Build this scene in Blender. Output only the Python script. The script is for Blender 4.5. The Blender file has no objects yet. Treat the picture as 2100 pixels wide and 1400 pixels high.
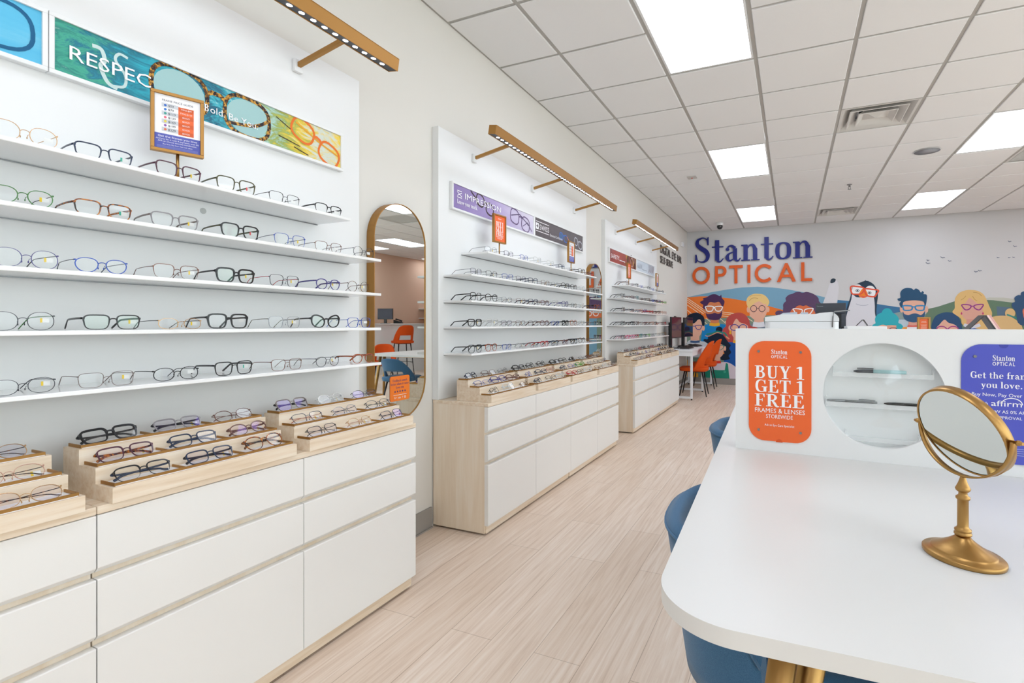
import bpy, bmesh, math, random
from mathutils import Vector, Matrix
rnd = random.Random(7)
SC = bpy.context.scene
COL = SC.collection
PI = math.pi
sin, cos = math.sin, math.cos

# ---------------------------------------------------------------- materials
def lin(h):
    h = h.lstrip('#')
    o = []
    for i in (0, 2, 4):
        c = int(h[i:i+2], 16) / 255
        o.append(c / 12.92 if c <= .04045 else ((c + .055) / 1.055) ** 2.4)
    return (*o, 1)

class NT:
    def __init__(s, name):
        s.m = bpy.data.materials.new(name); s.m.use_nodes = True
        s.t = s.m.node_tree; s.t.nodes.clear()
        s.out = s.n('ShaderNodeOutputMaterial')
    def n(s, typ, **kw):
        nd = s.t.nodes.new(typ)
        for k, v in kw.items():
            if k[0] == '_': setattr(nd, k[1:], v)
            else: nd.inputs[k.replace('__', ' ')].default_value = v
        return nd
    def l(s, a, b): s.t.links.new(a, b)

MATS = {}
def pm(name, col, rough=.5, metal=0., spec=.5, bump=None, coat=0.):
    if name in MATS: return MATS[name]
    g = NT(name); b = g.n('ShaderNodeBsdfPrincipled')
    b.inputs['Base Color'].default_value = lin(col)
    b.inputs['Roughness'].default_value = rough; b.inputs['Metallic'].default_value = metal
    b.inputs['Specular IOR Level'].default_value = spec; b.inputs['Coat Weight'].default_value = coat
    if bump:
        tc = g.n('ShaderNodeTexCoord'); no = g.n('ShaderNodeTexNoise', Scale=bump[0], Detail=3.)
        bp = g.n('ShaderNodeBump', Strength=bump[1], Distance=.002)
        g.l(tc.outputs['Object'], no.inputs['Vector']); g.l(no.outputs['Fac'], bp.inputs['Height']); g.l(bp.outputs[0], b.inputs['Normal'])
    g.l(b.outputs[0], g.out.inputs[0]); MATS[name] = g.m
    return g.m

def emat(name, col, s):
    g = NT(name); e = g.n('ShaderNodeEmission', Strength=s); e.inputs[0].default_value = lin(col)
    g.l(e.outputs[0], g.out.inputs[0]); MATS[name] = g.m
    return g.m

def glassmat(name, col, base=.05, gcol='FFFFFF', fr=.5):
    g = NT(name); t = g.n('ShaderNodeBsdfTransparent'); t.inputs[0].default_value = lin(col)
    gl = g.n('ShaderNodeBsdfGlossy', Roughness=.03); gl.inputs[0].default_value = lin(gcol)
    lw = g.n('ShaderNodeLayerWeight', Blend=.12)
    ma = g.n('ShaderNodeMath', _operation='MULTIPLY_ADD'); ma.inputs[1].default_value = fr; ma.inputs[2].default_value = base
    mx = g.n('ShaderNodeMixShader')
    g.l(lw.outputs['Fresnel'], ma.inputs[0]); g.l(ma.outputs[0], mx.inputs[0])
    g.l(t.outputs[0], mx.inputs[1]); g.l(gl.outputs[0], mx.inputs[2]); g.l(mx.outputs[0], g.out.inputs[0])
    MATS[name] = g.m
    return g.m

def ramp(g, stops):
    r = g.n('ShaderNodeValToRGB'); e = r.color_ramp.elements
    while len(e) < len(stops): e.new(.5)
    for el, (p, c) in zip(e, stops): el.position = p; el.color = lin(c)
    return r

def wood(name, c1, c2, c3, scale, rough=.45, bumpy=.05):
    g = NT(name); tc = g.n('ShaderNodeTexCoord'); mp = g.n('ShaderNodeMapping'); mp.inputs['Scale'].default_value = scale
    no = g.n('ShaderNodeTexNoise', Scale=1., Detail=6., Roughness=.6, Distortion=.4)
    r = ramp(g, [(.3, c1), (.52, c2), (.72, c3)])
    b = g.n('ShaderNodeBsdfPrincipled', Roughness=rough)
    bp = g.n('ShaderNodeBump', Strength=bumpy, Distance=.001)
    g.l(tc.outputs['Object'], mp.inputs[0]); g.l(mp.outputs[0], no.inputs['Vector']); g.l(no.outputs['Fac'], r.inputs[0])
    g.l(r.outputs[0], b.inputs['Base Color']); g.l(no.outputs['Fac'], bp.inputs['Height']); g.l(bp.outputs[0], b.inputs['Normal'])
    g.l(b.outputs[0], g.out.inputs[0]); MATS[name] = g.m
    return g.m

def fabric(name, c1, c2, scale=420.):
    g = NT(name); tc = g.n('ShaderNodeTexCoord'); mp = g.n('ShaderNodeMapping'); mp.inputs['Scale'].default_value = (1, 1, .35)
    no = g.n('ShaderNodeTexNoise', Scale=scale, Detail=2.)
    r = ramp(g, [(.35, c1), (.65, c2)]); b = g.n('ShaderNodeBsdfPrincipled', Roughness=.9)
    b.inputs['Specular IOR Level'].default_value = .2; b.inputs['Sheen Weight'].default_value = .25
    bp = g.n('ShaderNodeBump', Strength=.35, Distance=.001)
    g.l(tc.outputs['Object'], mp.inputs[0]); g.l(mp.outputs[0], no.inputs['Vector']); g.l(no.outputs['Fac'], r.inputs[0])
    g.l(r.outputs[0], b.inputs['Base Color']); g.l(no.outputs['Fac'], bp.inputs['Height']); g.l(bp.outputs[0], b.inputs['Normal'])
    g.l(b.outputs[0], g.out.inputs[0]); MATS[name] = g.m
    return g.m

def poster(name, stops, scale=(4, 8, 8), dist=2.5, grad=None, gamt=.6):
    """printed artwork: noisy paint, optionally running through the colours along the print's length (object Y)"""
    g = NT(name); tc = g.n('ShaderNodeTexCoord'); mp = g.n('ShaderNodeMapping'); mp.inputs['Scale'].default_value = scale
    no = g.n('ShaderNodeTexNoise', Scale=1., Detail=8., Roughness=.65, Distortion=dist)
    r = ramp(g, stops); b = g.n('ShaderNodeBsdfPrincipled', Roughness=.35)
    g.l(tc.outputs['Object'], mp.inputs[0]); g.l(mp.outputs[0], no.inputs['Vector'])
    if grad:
        sx = g.n('ShaderNodeSeparateXYZ'); g.l(tc.outputs['Object'], sx.inputs[0])
        mr = g.n('ShaderNodeMapRange'); mr.inputs[1].default_value = grad[0]; mr.inputs[2].default_value = grad[1]
        g.l(sx.outputs['Y'], mr.inputs[0])
        mx = g.n('ShaderNodeMath', _operation='MULTIPLY_ADD'); mx.inputs[1].default_value = 1 - gamt
        m2 = g.n('ShaderNodeMath', _operation='MULTIPLY'); m2.inputs[1].default_value = gamt
        g.l(mr.outputs[0], m2.inputs[0]); g.l(no.outputs['Fac'], mx.inputs[0]); g.l(m2.outputs[0], mx.inputs[2]); g.l(mx.outputs[0], r.inputs[0])
    else: g.l(no.outputs['Fac'], r.inputs[0])
    g.l(r.outputs[0], b.inputs['Base Color']); g.l(b.outputs[0], g.out.inputs[0]); MATS[name] = g.m
    return g.m

def tortoise(name, c1, c2, c3):
    g = NT(name); tc = g.n('ShaderNodeTexCoord'); no = g.n('ShaderNodeTexNoise', Scale=90., Detail=2., Distortion=.6)
    r = ramp(g, [(.4, c1), (.5, c2), (.62, c3)]); b = g.n('ShaderNodeBsdfPrincipled', Roughness=.2)
    g.l(tc.outputs['Object'], no.inputs['Vector']); g.l(no.outputs['Fac'], r.inputs[0]); g.l(r.outputs[0], b.inputs['Base Color']); g.l(b.outputs[0], g.out.inputs[0])
    MATS[name] = g.m
    return g.m

# ---------------------------------------------------------------- mesh builder
def catmull(P, n=6, closed=False):
    P = [Vector(p) for p in P]; N = len(P); o = []
    if N < 3: return P
    for i in range(N if closed else N - 1):
        if closed: a, b, c, d = P[i-1], P[i], P[(i+1) % N], P[(i+2) % N]
        else: a, b, c, d = P[max(i-1, 0)], P[i], P[i+1], P[min(i+2, N-1)]
        for k in range(n):
            t = k / n
            o.append(.5 * ((2*b) + (c-a)*t + (2*a-5*b+4*c-d)*t*t + (3*b-a-3*c+d)*t**3))
    if not closed: o.append(P[-1].copy())
    return o

class MB:
    def __init__(s): s.v = []; s.f = []; s.m = []; s.sm = []; s.mats = []
    def mi(s, mat):
        if mat not in s.mats: s.mats.append(mat)
        return s.mats.index(mat)
    def add(s, vs, fs, mat, smooth=False):
        o = len(s.v); i = s.mi(mat); s.v += [tuple(p) for p in vs]
        for f in fs: s.f.append([o + k for k in f]); s.m.append(i); s.sm.append(smooth)
        return s
    def box(s, x0, x1, y0, y1, z0, z1, mat):
        return s.add([(x, y, z) for z in (z0, z1) for y in (y0, y1) for x in (x0, x1)],
                     [(0, 2, 3, 1), (4, 5, 7, 6), (0, 1, 5, 4), (2, 6, 7, 3), (0, 4, 6, 2), (1, 3, 7, 5)], mat)
    def prism(s, pts, O, U, V, N, t0, t1, mat, smooth=False):
        """closed outline (u,v) extruded between t0 and t1 along N"""
        O, U, V, N = map(Vector, (O, U, V, N)); n = len(pts)
        a = [O + U*p[0] + V*p[1] + N*t0 for p in pts]; b = [O + U*p[0] + V*p[1] + N*t1 for p in pts]
        s.add(a + b, [list(range(n))[::-1], [n + i for i in range(n)]], mat)
        return s.add(a + b, [(i, (i+1) % n, n + (i+1) % n, n + i) for i in range(n)], mat, smooth)
    def flat(s, pts, O, U, V, N, t, mat):
        O, U, V, N = map(Vector, (O, U, V, N))
        return s.add([O + U*p[0] + V*p[1] + N*t for p in pts], [list(range(len(pts)))], mat)
    def ribbon(s, pts, w, O, U, V, N, t, mat, closed=False, depth=0):
        """stroke of width w (number or list) lying in the plane"""
        P = [Vector((p[0], p[1])) for p in pts]; n = len(P); W = w if isinstance(w, (list, tuple)) else [w]*n
        L = []; R = []
        for i in range(n):
            a = P[i-1] if (closed or i > 0) else P[i]; b = P[(i+1) % n] if (closed or i < n-1) else P[i]
            d = b - a
            if d.length < 1e-9: d = Vector((1, 0))
            d.normalize(); q = Vector((-d.y, d.x)) * W[i] / 2
            L.append(P[i] + q); R.append(P[i] - q)
        O, U, V, N = map(Vector, (O, U, V, N))
        f3 = lambda p, tt: O + U*p.x + V*p.y + N*tt
        rng = range(n if closed else n - 1)
        if not depth:
            return s.add([f3(p, t) for p in L] + [f3(p, t) for p in R], [(i, (i+1) % n, n + (i+1) % n, n + i) for i in rng], mat)
        vs = [f3(p, t) for p in L] + [f3(p, t) for p in R] + [f3(p, t + depth) for p in L] + [f3(p, t + depth) for p in R]
        fs = []
        for i in rng:
            j = (i+1) % n
            fs += [(i, j, n+j, n+i), (2*n+i, 3*n+i, 3*n+j, 2*n+j), (i, 2*n+i, 2*n+j, j), (n+i, n+j, 3*n+j, 3*n+i)]
        if not closed: fs += [(0, n, 3*n, 2*n), (n-1, 3*n-1, 4*n-1, 2*n-1)]
        return s.add(vs, fs, mat)
    def tube(s, path, r, mat, n=8, closed=False, sx=1., up=(0, 0, 1)):
        """swept tube, r number or list; sx squashes it sideways"""
        P = [Vector(p) for p in path]; N = len(P); R = r if isinstance(r, (list, tuple)) else [r]*N
        vs = []
        for i in range(N):
            a = P[i-1] if (closed or i > 0) else P[i]; b = P[(i+1) % N] if (closed or i < N-1) else P[i]
            d = (b - a).normalized(); u = Vector(up)
            if abs(d.dot(u)) > .98: u = Vector((1, 0, 0)) if abs(d.x) < .9 else Vector((0, 1, 0))
            x = d.cross(u).normalized(); y = x.cross(d).normalized()
            for k in range(n):
                t = 2*PI*(k+.5)/n
                vs.append(P[i] + x*cos(t)*R[i]*sx + y*sin(t)*R[i])
        fs = [(i*n+k, i*n+(k+1) % n, ((i+1) % N)*n+(k+1) % n, ((i+1) % N)*n+k) for i in range(N if closed else N-1) for k in range(n)]
        s.add(vs, fs, mat, n > 4)
        if not closed: s.add(vs[:n], [list(range(n))], mat); s.add(vs[-n:], [list(range(n))], mat)
        return s
    def lathe(s, prof, mat, n=32, c=(0, 0, 0), sy=1., sx=1., cap=True):
        vs = [(c[0] + r*cos(2*PI*k/n)*sx, c[1] + r*sin(2*PI*k/n)*sy, c[2] + z) for r, z in prof for k in range(n)]
        M = len(prof)
        s.add(vs, [(i*n+k, i*n+(k+1) % n, (i+1)*n+(k+1) % n, (i+1)*n+k) for i in range(M-1) for k in range(n)], mat, True)
        if cap:
            s.add(vs[:n], [list(range(n))], mat); s.add(vs[-n:], [list(range(n))], mat)
        return s
    def sphere(s, c, r, mat, n=16, m=10, sc=(1, 1, 1)):
        return s.lathe([(max(r*sin(PI*i/m), 1e-5), -r*cos(PI*i/m)*sc[2]) for i in range(m+1)], mat, n, c, sc[1], sc[0], False)
    def grid(s, rows, mat, closed_u=False, smooth=True, skip=None):
        n = len(rows[0]); vs = [p for r in rows for p in r]; fs = []
        for i in range(len(rows)-1):
            for k in range(n if closed_u else n-1):
                if skip and skip(i, k): continue
                fs.append((i*n+k, i*n+(k+1) % n, (i+1)*n+(k+1) % n, (i+1)*n+k))
        return s.add(vs, fs, mat, smooth)
    def xf(s, M):
        s.v = [tuple(M @ Vector(p)) for p in s.v]; return s
    def join(s, o, M=None):
        b = len(s.v); s.v += [tuple(M @ Vector(p)) for p in o.v] if M else o.v
        for f, m, q in zip(o.f, o.m, o.sm): s.f.append([b+k for k in f]); s.m.append(s.mi(o.mats[m])); s.sm.append(q)
        return s
    def mesh(s, name, off=(0, 0, 0), fix=True):
        me = bpy.data.meshes.new(name)
        me.from_pydata([(p[0]-off[0], p[1]-off[1], p[2]-off[2]) for p in s.v], [], s.f)
        for m in s.mats: me.materials.append(m)
        me.polygons.foreach_set('material_index', s.m); me.polygons.foreach_set('use_smooth', s.sm); me.update()
        if fix:
            b = bmesh.new(); b.from_mesh(me)
            bmesh.ops.remove_doubles(b, verts=b.verts, dist=1e-6) if any(s.sm) else None
            bmesh.ops.recalc_face_normals(b, faces=b.faces); b.to_mesh(me); b.free()
        return me
    def obj(s, name, parent=None, world=True, bevel=0, seg=2, solid=0, sub=0, fix=True):
        """ONE mesh object; world=True: vertices were given in the room's coordinates"""
        off = Vector((0, 0, 0)); p = parent
        while world and p is not None: off += p.location; p = p.parent
        o = bpy.data.objects.new(name, s.mesh(name, off, fix)); COL.objects.link(o); o.parent = parent
        if solid:
            md = o.modifiers.new('solid', 'SOLIDIFY'); md.thickness = solid; md.offset = 0
        if bevel:
            md = o.modifiers.new('bevel', 'BEVEL'); md.width = bevel; md.segments = seg; md.limit_method = 'ANGLE'; md.angle_limit = .7
        if sub:
            md = o.modifiers.new('sub', 'SUBSURF'); md.levels = sub; md.render_levels = sub
        return o

def tag(o, label, cat, group=None):
    o['label'] = label; o['category'] = cat
    if group: o['group'] = group
    return o
def thing(name, label, cat, loc=(0, 0, 0), rz=0., group=None):
    o = bpy.data.objects.new(name, None); COL.objects.link(o); o.empty_display_size = .05
    o.location = loc; o.rotation_euler = (0, 0, rz)
    return tag(o, label, cat, group)
def struct(mb, name, **kw):
    o = mb.obj(name, None, **kw); o['kind'] = 'structure'
    return o
def children(o): return [c for c in ALLCH.get(o.name, [])]
def dup(root, loc, rz, label=None, group=None):
    r = root.copy(); COL.objects.link(r); r.location = loc; r.rotation_euler = (0, 0, rz)
    if label: r['label'] = label
    if group: r['group'] = group
    for ch in list(root.children):
        c = ch.copy(); COL.objects.link(c); c.parent = r
        for g in list(ch.children):
            d = g.copy(); COL.objects.link(d); d.parent = c
    return r

def rrect(w, h, r, n=6, cx=0, cy=0):
    o = []
    for qx, qy, a0 in ((w/2-r, h/2-r, 0), (-w/2+r, h/2-r, PI/2), (-w/2+r, -h/2+r, PI), (w/2-r, -h/2+r, 1.5*PI)):
        for k in range(n+1):
            a = a0 + PI/2*k/n; o.append((cx+qx+r*cos(a), cy+qy+r*sin(a)))
    return o
def circ(r, n=32, cx=0, cy=0, ry=None): return [(cx + r*cos(2*PI*k/n), cy + (ry or r)*sin(2*PI*k/n)) for k in range(n)]

# ---------------------------------------------------------------- lettering
def text_mesh(body, size, align='CENTER', spacing=1.):
    cu = bpy.data.curves.new('lettering', 'FONT'); cu.body = body; cu.size = size; cu.align_x = align
    cu.resolution_u = 2; cu.space_character = spacing
    ob = bpy.data.objects.new('lettering', cu); COL.objects.link(ob)
    me = bpy.data.meshes.new_from_object(ob)
    vs = [v.co.copy() for v in me.vertices]; fs = [list(p.vertices) for p in me.polygons]
    bpy.data.objects.remove(ob); bpy.data.meshes.remove(me); bpy.data.curves.remove(cu)
    return vs, fs
def put_text(mb, body, size, u, v, O, U, V, N, t, mat, align='CENTER', width=None, spacing=1., cond=1.):
    vs, fs = text_mesh(body, size, align, spacing)
    if not vs: return
    if width:
        w = max(p.x for p in vs) - min(p.x for p in vs); cond = width / w
    O, U, V, N = map(Vector, (O, U, V, N))
    mb.add([O + U*(u + p.x*cond) + V*(v + p.y) + N*t for p in vs], fs, mat)

def G_r(x0, y0, x1, y1): return ('p', [(x0, y0), (x1, y0), (x1, y1), (x0, y1)])
def G_s(pts, ws): return ('s', pts, ws)
def G_c(x, y, r): return ('p', circ(r, 14, x, y))
def serif_n(x=0.): return [G_s([(x+.2, .44), (x+.29, .58), (x+.41, .585), (x+.485, .42)], [.03, .05, .1, .15]), G_r(x+.41, 0, x+.56, .45), G_r(x+.34, 0, x+.64, .04)]
_ST = [G_r(.08, 0, .23, .61), G_r(0, .575, .2, .62), G_r(0, 0, .31, .04)]
_AS = [G_r(.08, 0, .23, 1), G_r(0, .955, .2, 1), G_r(0, 0, .31, .04)]
_RING = [G_s([(.365, .31), (.33, .5), (.24, .61)][::-1], [.05, .1, .15]), G_s([(.095, .31), (.13, .52), (.29, .605), (.45, .52), (.485, .31), (.45, .1), (.29, .015), (.13, .1), (.095, .31)], [.15, .12, .05, .12, .15, .12, .05, .12, .15])]
SERIF = {
 'S': (.64, [G_s([(.52, .74), (.45, .92), (.3, .975), (.14, .89), (.12, .72), (.26, .57), (.43, .44), (.51, .27), (.45, .08), (.28, .025), (.12, .1), (.07, .28)], [.03, .04, .05, .1, .15, .17, .18, .15, .1, .05, .04, .03]), ('p', [(.49, .68), (.54, .68), (.54, 1), (.51, 1), (.46, .9)]), ('p', [(.04, 0), (.07, 0), (.13, .1), (.09, .33), (.04, .33)])]),
 't': (.44, [G_r(.12, .06, .27, .86), G_r(0, .57, .42, .615), G_s([(.195, .14), (.23, .03), (.32, .015), (.42, .13)], [.15, .09, .05, .03])]),
 'a': (.58, [G_s([(.1, .48), (.15, .58), (.27, .6), (.37, .5)], [.05, .06, .08, .14]), G_c(.11, .47, .065), G_r(.31, .06, .45, .5), G_s([(.38, .12), (.43, .025), (.51, .03), (.57, .12)], [.12, .08, .05, .03]), G_s([(.34, .37), (.16, .29), (.1, .15), (.18, .025), (.34, .1)], [.03, .07, .14, .07, .03])]),
 'n': (.66, _ST + serif_n()), 'h': (.66, _AS + serif_n()), 'm': (1., _ST + serif_n() + serif_n(.34)),
 'o': (.59, [_RING[1]]),
 'e': (.56, [G_r(.1, .31, .47, .36), G_s([(.45, .33), (.42, .51), (.29, .605), (.14, .52), (.095, .31), (.15, .1), (.31, .02), (.48, .15)], [.1, .12, .05, .12, .15, .12, .06, .03])]),
 'f': (.4, [G_r(.1, 0, .25, .8), G_r(.02, 0, .36, .04), G_r(0, .57, .4, .615), G_s([(.175, .75), (.22, .93), (.34, .965), (.42, .9)], [.15, .1, .06, .1])]),
 'r': (.46, _ST + [G_s([(.2, .4), (.28, .55), (.41, .56)], [.03, .06, .13])]),
 's': (.45, [G_s([(.36, .46), (.3, .58), (.21, .605), (.11, .55), (.1, .45), (.2, .35), (.31, .27), (.36, .16), (.31, .05), (.2, .02), (.09, .07), (.05, .19)], [.03, .03, .04, .07, .1, .12, .12, .1, .07, .04, .03, .03])]),
 'u': (.64, [G_r(.08, .15, .23, .61), G_r(0, .57, .2, .615), G_s([(.155, .18), (.2, .05), (.3, .02), (.42, .14)], [.15, .1, .05, .03]), G_r(.41, 0, .56, .61), G_r(.33, .57, .5, .615), G_r(.5, 0, .64, .04)]),
 'v': (.58, [('p', [(.05, .6), (.21, .6), (.36, .12), (.3, 0), (.26, 0)]), ('p', [(.5, .6), (.44, .6), (.28, .1), (.3, 0)]), G_r(0, .57, .28, .61), G_r(.38, .57, .57, .61)]),
 'y': (.58, [('p', [(.05, .6), (.21, .6), (.36, .12), (.3, -.03), (.26, 0)]), G_s([(.47, .58), (.36, .2), (.24, -.14), (.1, -.22)], [.06, .06, .06, .1]), G_r(0, .57, .28, .61), G_r(.38, .57, .57, .61)]),
 'w': (.84, [('p', [(.05, .6), (.2, .6), (.32, .12), (.28, 0), (.23, 0)]), ('p', [(.44, .6), (.38, .6), (.24, .1), (.28, 0)]), ('p', [(.34, .6), (.49, .6), (.6, .12), (.56, 0), (.51, 0)]), ('p', [(.76, .6), (.7, .6), (.53, .1), (.56, 0)]), G_r(0, .57, .26, .61), G_r(.64, .57, .83, .61)]),
 'l': (.31, _AS), 'i': (.31, _ST + [G_c(.155, .8, .085)]), 'k': (.62, _AS + [('p', [(.22, .25), (.46, .6), (.52, .6), (.26, .2)]), ('p', [(.28, .36), (.38, .46), (.6, .02), (.44, .02)]), G_r(.38, .57, .58, .61), G_r(.4, 0, .64, .04)]),
 'd': (.64, [_RING[1], G_r(.41, 0, .56, 1), G_r(.32, .955, .5, 1), G_r(.5, 0, .63, .04)]),
 'b': (.62, [G_r(.06, 0, .2, 1), G_r(0, .955, .18, 1)] + [_RING[1]]), 'c': (.53, [G_s([(.45, .46), (.36, .58), (.27, .605), (.14, .5), (.095, .31), (.15, .1), (.31, .02), (.47, .14)], [.1, .07, .05, .12, .15, .12, .06, .03])]),
 '.': (.25, [G_c(.11, .08, .085)]), ' ': (.27, []),
 'B': (.72, [G_r(.1, 0, .28, 1), G_r(0, 0, .3, .05), G_r(0, .95, .3, 1), G_s([(.2, .972), (.42, .95), (.53, .77), (.42, .57), (.2, .54)], [.055, .09, .17, .08, .05]), G_s([(.2, .53), (.47, .5), (.58, .27), (.47, .05), (.2, .028)], [.05, .09, .18, .09, .055])]),
 'U': (.78, [G_r(.1, .3, .28, 1), G_r(0, .95, .38, 1), G_s([(.19, .33), (.23, .11), (.4, .035), (.56, .1), (.6, .33)], [.18, .14, .08, .07, .07]), G_r(.565, .3, .635, 1), G_r(.47, .95, .74, 1)]),
 'Y': (.72, [('p', [(.06, 1), (.25, 1), (.46, .42), (.28, .42)]), ('p', [(.56, 1), (.64, 1), (.44, .42), (.36, .42)]), G_r(.28, 0, .46, .46), G_r(.17, 0, .57, .05), G_r(0, .95, .33, 1), G_r(.47, .95, .72, 1)]),
 '1': (.52, [G_r(.17, 0, .35, 1), ('p', [(.02, .86), (.02, .9), (.22, 1), (.3, 1), (.3, .86)]), G_r(.04, 0, .48, .05)]),
 'G': (.84, [G_s([(.66, .74), (.56, .92), (.4, .972), (.2, .86), (.13, .5), (.2, .15), (.4, .028), (.58, .06), (.68, .16)], [.03, .05, .055, .15, .18, .15, .055, .05, .05]), G_r(.57, .04, .75, .42), G_r(.46, .4, .82, .45), ('p', [(.64, .66), (.69, .66), (.69, .99), (.65, .99), (.6, .88)])]),
 'E': (.7, [G_r(.1, 0, .28, 1), G_r(0, .95, .6, 1), G_r(0, 0, .64, .055), G_r(.25, .48, .48, .53), ('p', [(.5, .95), (.6, .95), (.6, .73), (.56, .73)]), ('p', [(.5, .05), (.64, .05), (.64, .29), (.6, .29)]), G_r(.44, .38, .48, .63)]),
 'F': (.66, [G_r(.1, 0, .28, 1), G_r(0, .95, .6, 1), G_r(0, 0, .4, .05), G_r(.25, .47, .48, .52), ('p', [(.5, .95), (.6, .95), (.6, .72), (.56, .72)]), G_r(.44, .37, .48, .62)]),
 'T': (.7, [G_r(0, .945, .68, 1), G_r(.25, 0, .43, 1), G_r(.14, 0, .54, .05), ('p', [(0, .95), (.1, .95), (.04, .72), (0, .72)]), ('p', [(.58, .95), (.68, .95), (.68, .72), (.64, .72)])]),
 'R': (.8, [G_r(.1, 0, .28, 1), G_r(0, 0, .38, .05), G_r(0, .95, .3, 1), G_s([(.2, .972), (.45, .95), (.57, .74), (.45, .52), (.2, .49)], [.055, .09, .18, .09, .05]), G_s([(.36, .5), (.5, .28), (.62, .05), (.78, .025)], [.1, .17, .15, .05])]),
 'L': (.64, [G_r(.1, 0, .28, 1), G_r(0, .95, .4, 1), G_r(0, 0, .6, .055), ('p', [(.46, .05), (.6, .05), (.6, .32), (.56, .32)])]),
}
def sring(cx, cy, rx, ry, a0, a1, w, n=28):
    return G_s([(cx + rx*cos(a0 + (a1-a0)*k/n), cy + ry*sin(a0 + (a1-a0)*k/n)) for k in range(n+1)], [w]*(n+1))
SANS = {
 'O': (1.16, [sring(.5, .5, .42, .42, 0, 2*PI, .165)]), 'P': (.72, [G_r(.03, 0, .19, 1), G_r(.1, .84, .38, 1), G_r(.1, .4, .38, .56), sring(.37, .7, .22, .22, -PI/2, PI/2, .16)]),
 'T': (.86, [G_r(0, .84, .74, 1), G_r(.29, 0, .45, 1)]), 'I': (.32, [G_r(.03, 0, .19, 1)]), 'C': (1.06, [sring(.5, .5, .42, .42, .72, 2*PI-.72, .165)]),
 'A': (1.08, [('p', [(-.01, 0), (.165, 0), (.535, .9), (.535, 1), (.405, 1)]), ('p', [(.95, 0), (.775, 0), (.405, .9), (.405, 1), (.535, 1)]), G_r(.22, .24, .72, .385)]), 'L': (.62, [G_r(.03, 0, .19, 1), G_r(.1, 0, .57, .155)]), ' ': (.35, []),
}
def put_glyphs(mb, body, font, cap, u, v, O, U, V, N, t, mat, align='C', width=None, depth=0, track=.03, each=None):
    adv = [font[c][0] + track for c in body]; W = sum(adv) - track; sx = cap
    if width: sx = width / W
    x = u - (W*sx/2 if align == 'C' else 0)
    for ch, a in zip(body, adv):
        tgt = MB() if each is not None else mb
        for k, g in enumerate(font[ch][1]):
            tt = t + (k*2e-5 if not depth else 0)
            if g[0] == 'p':
                pts = [(x + p[0]*sx, v + p[1]*cap) for p in g[1]]
                if depth: tgt.prism(pts, O, U, V, N, tt, tt + depth + k*2e-5, mat)
                else: tgt.flat(pts, O, U, V, N, tt, mat)
            else:
                n = len(g[1]); P = [Vector((a_, b_, c_)) for (a_, b_), c_ in zip(g[1], g[2])]
                if n < 20: P = catmull(P, 6)
                P = [Vector((x + p.x*sx, v + p.y*cap, p.z*cap*(sx/cap + 1)/2)) for p in P]
                tgt.ribbon([(p.x, p.y) for p in P], [p.z for p in P], O, U, V, N, tt, mat, False, depth + k*2e-5 if depth else 0)
        if each is not None and font[ch][1]: each(tgt)
        x += a*sx

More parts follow.
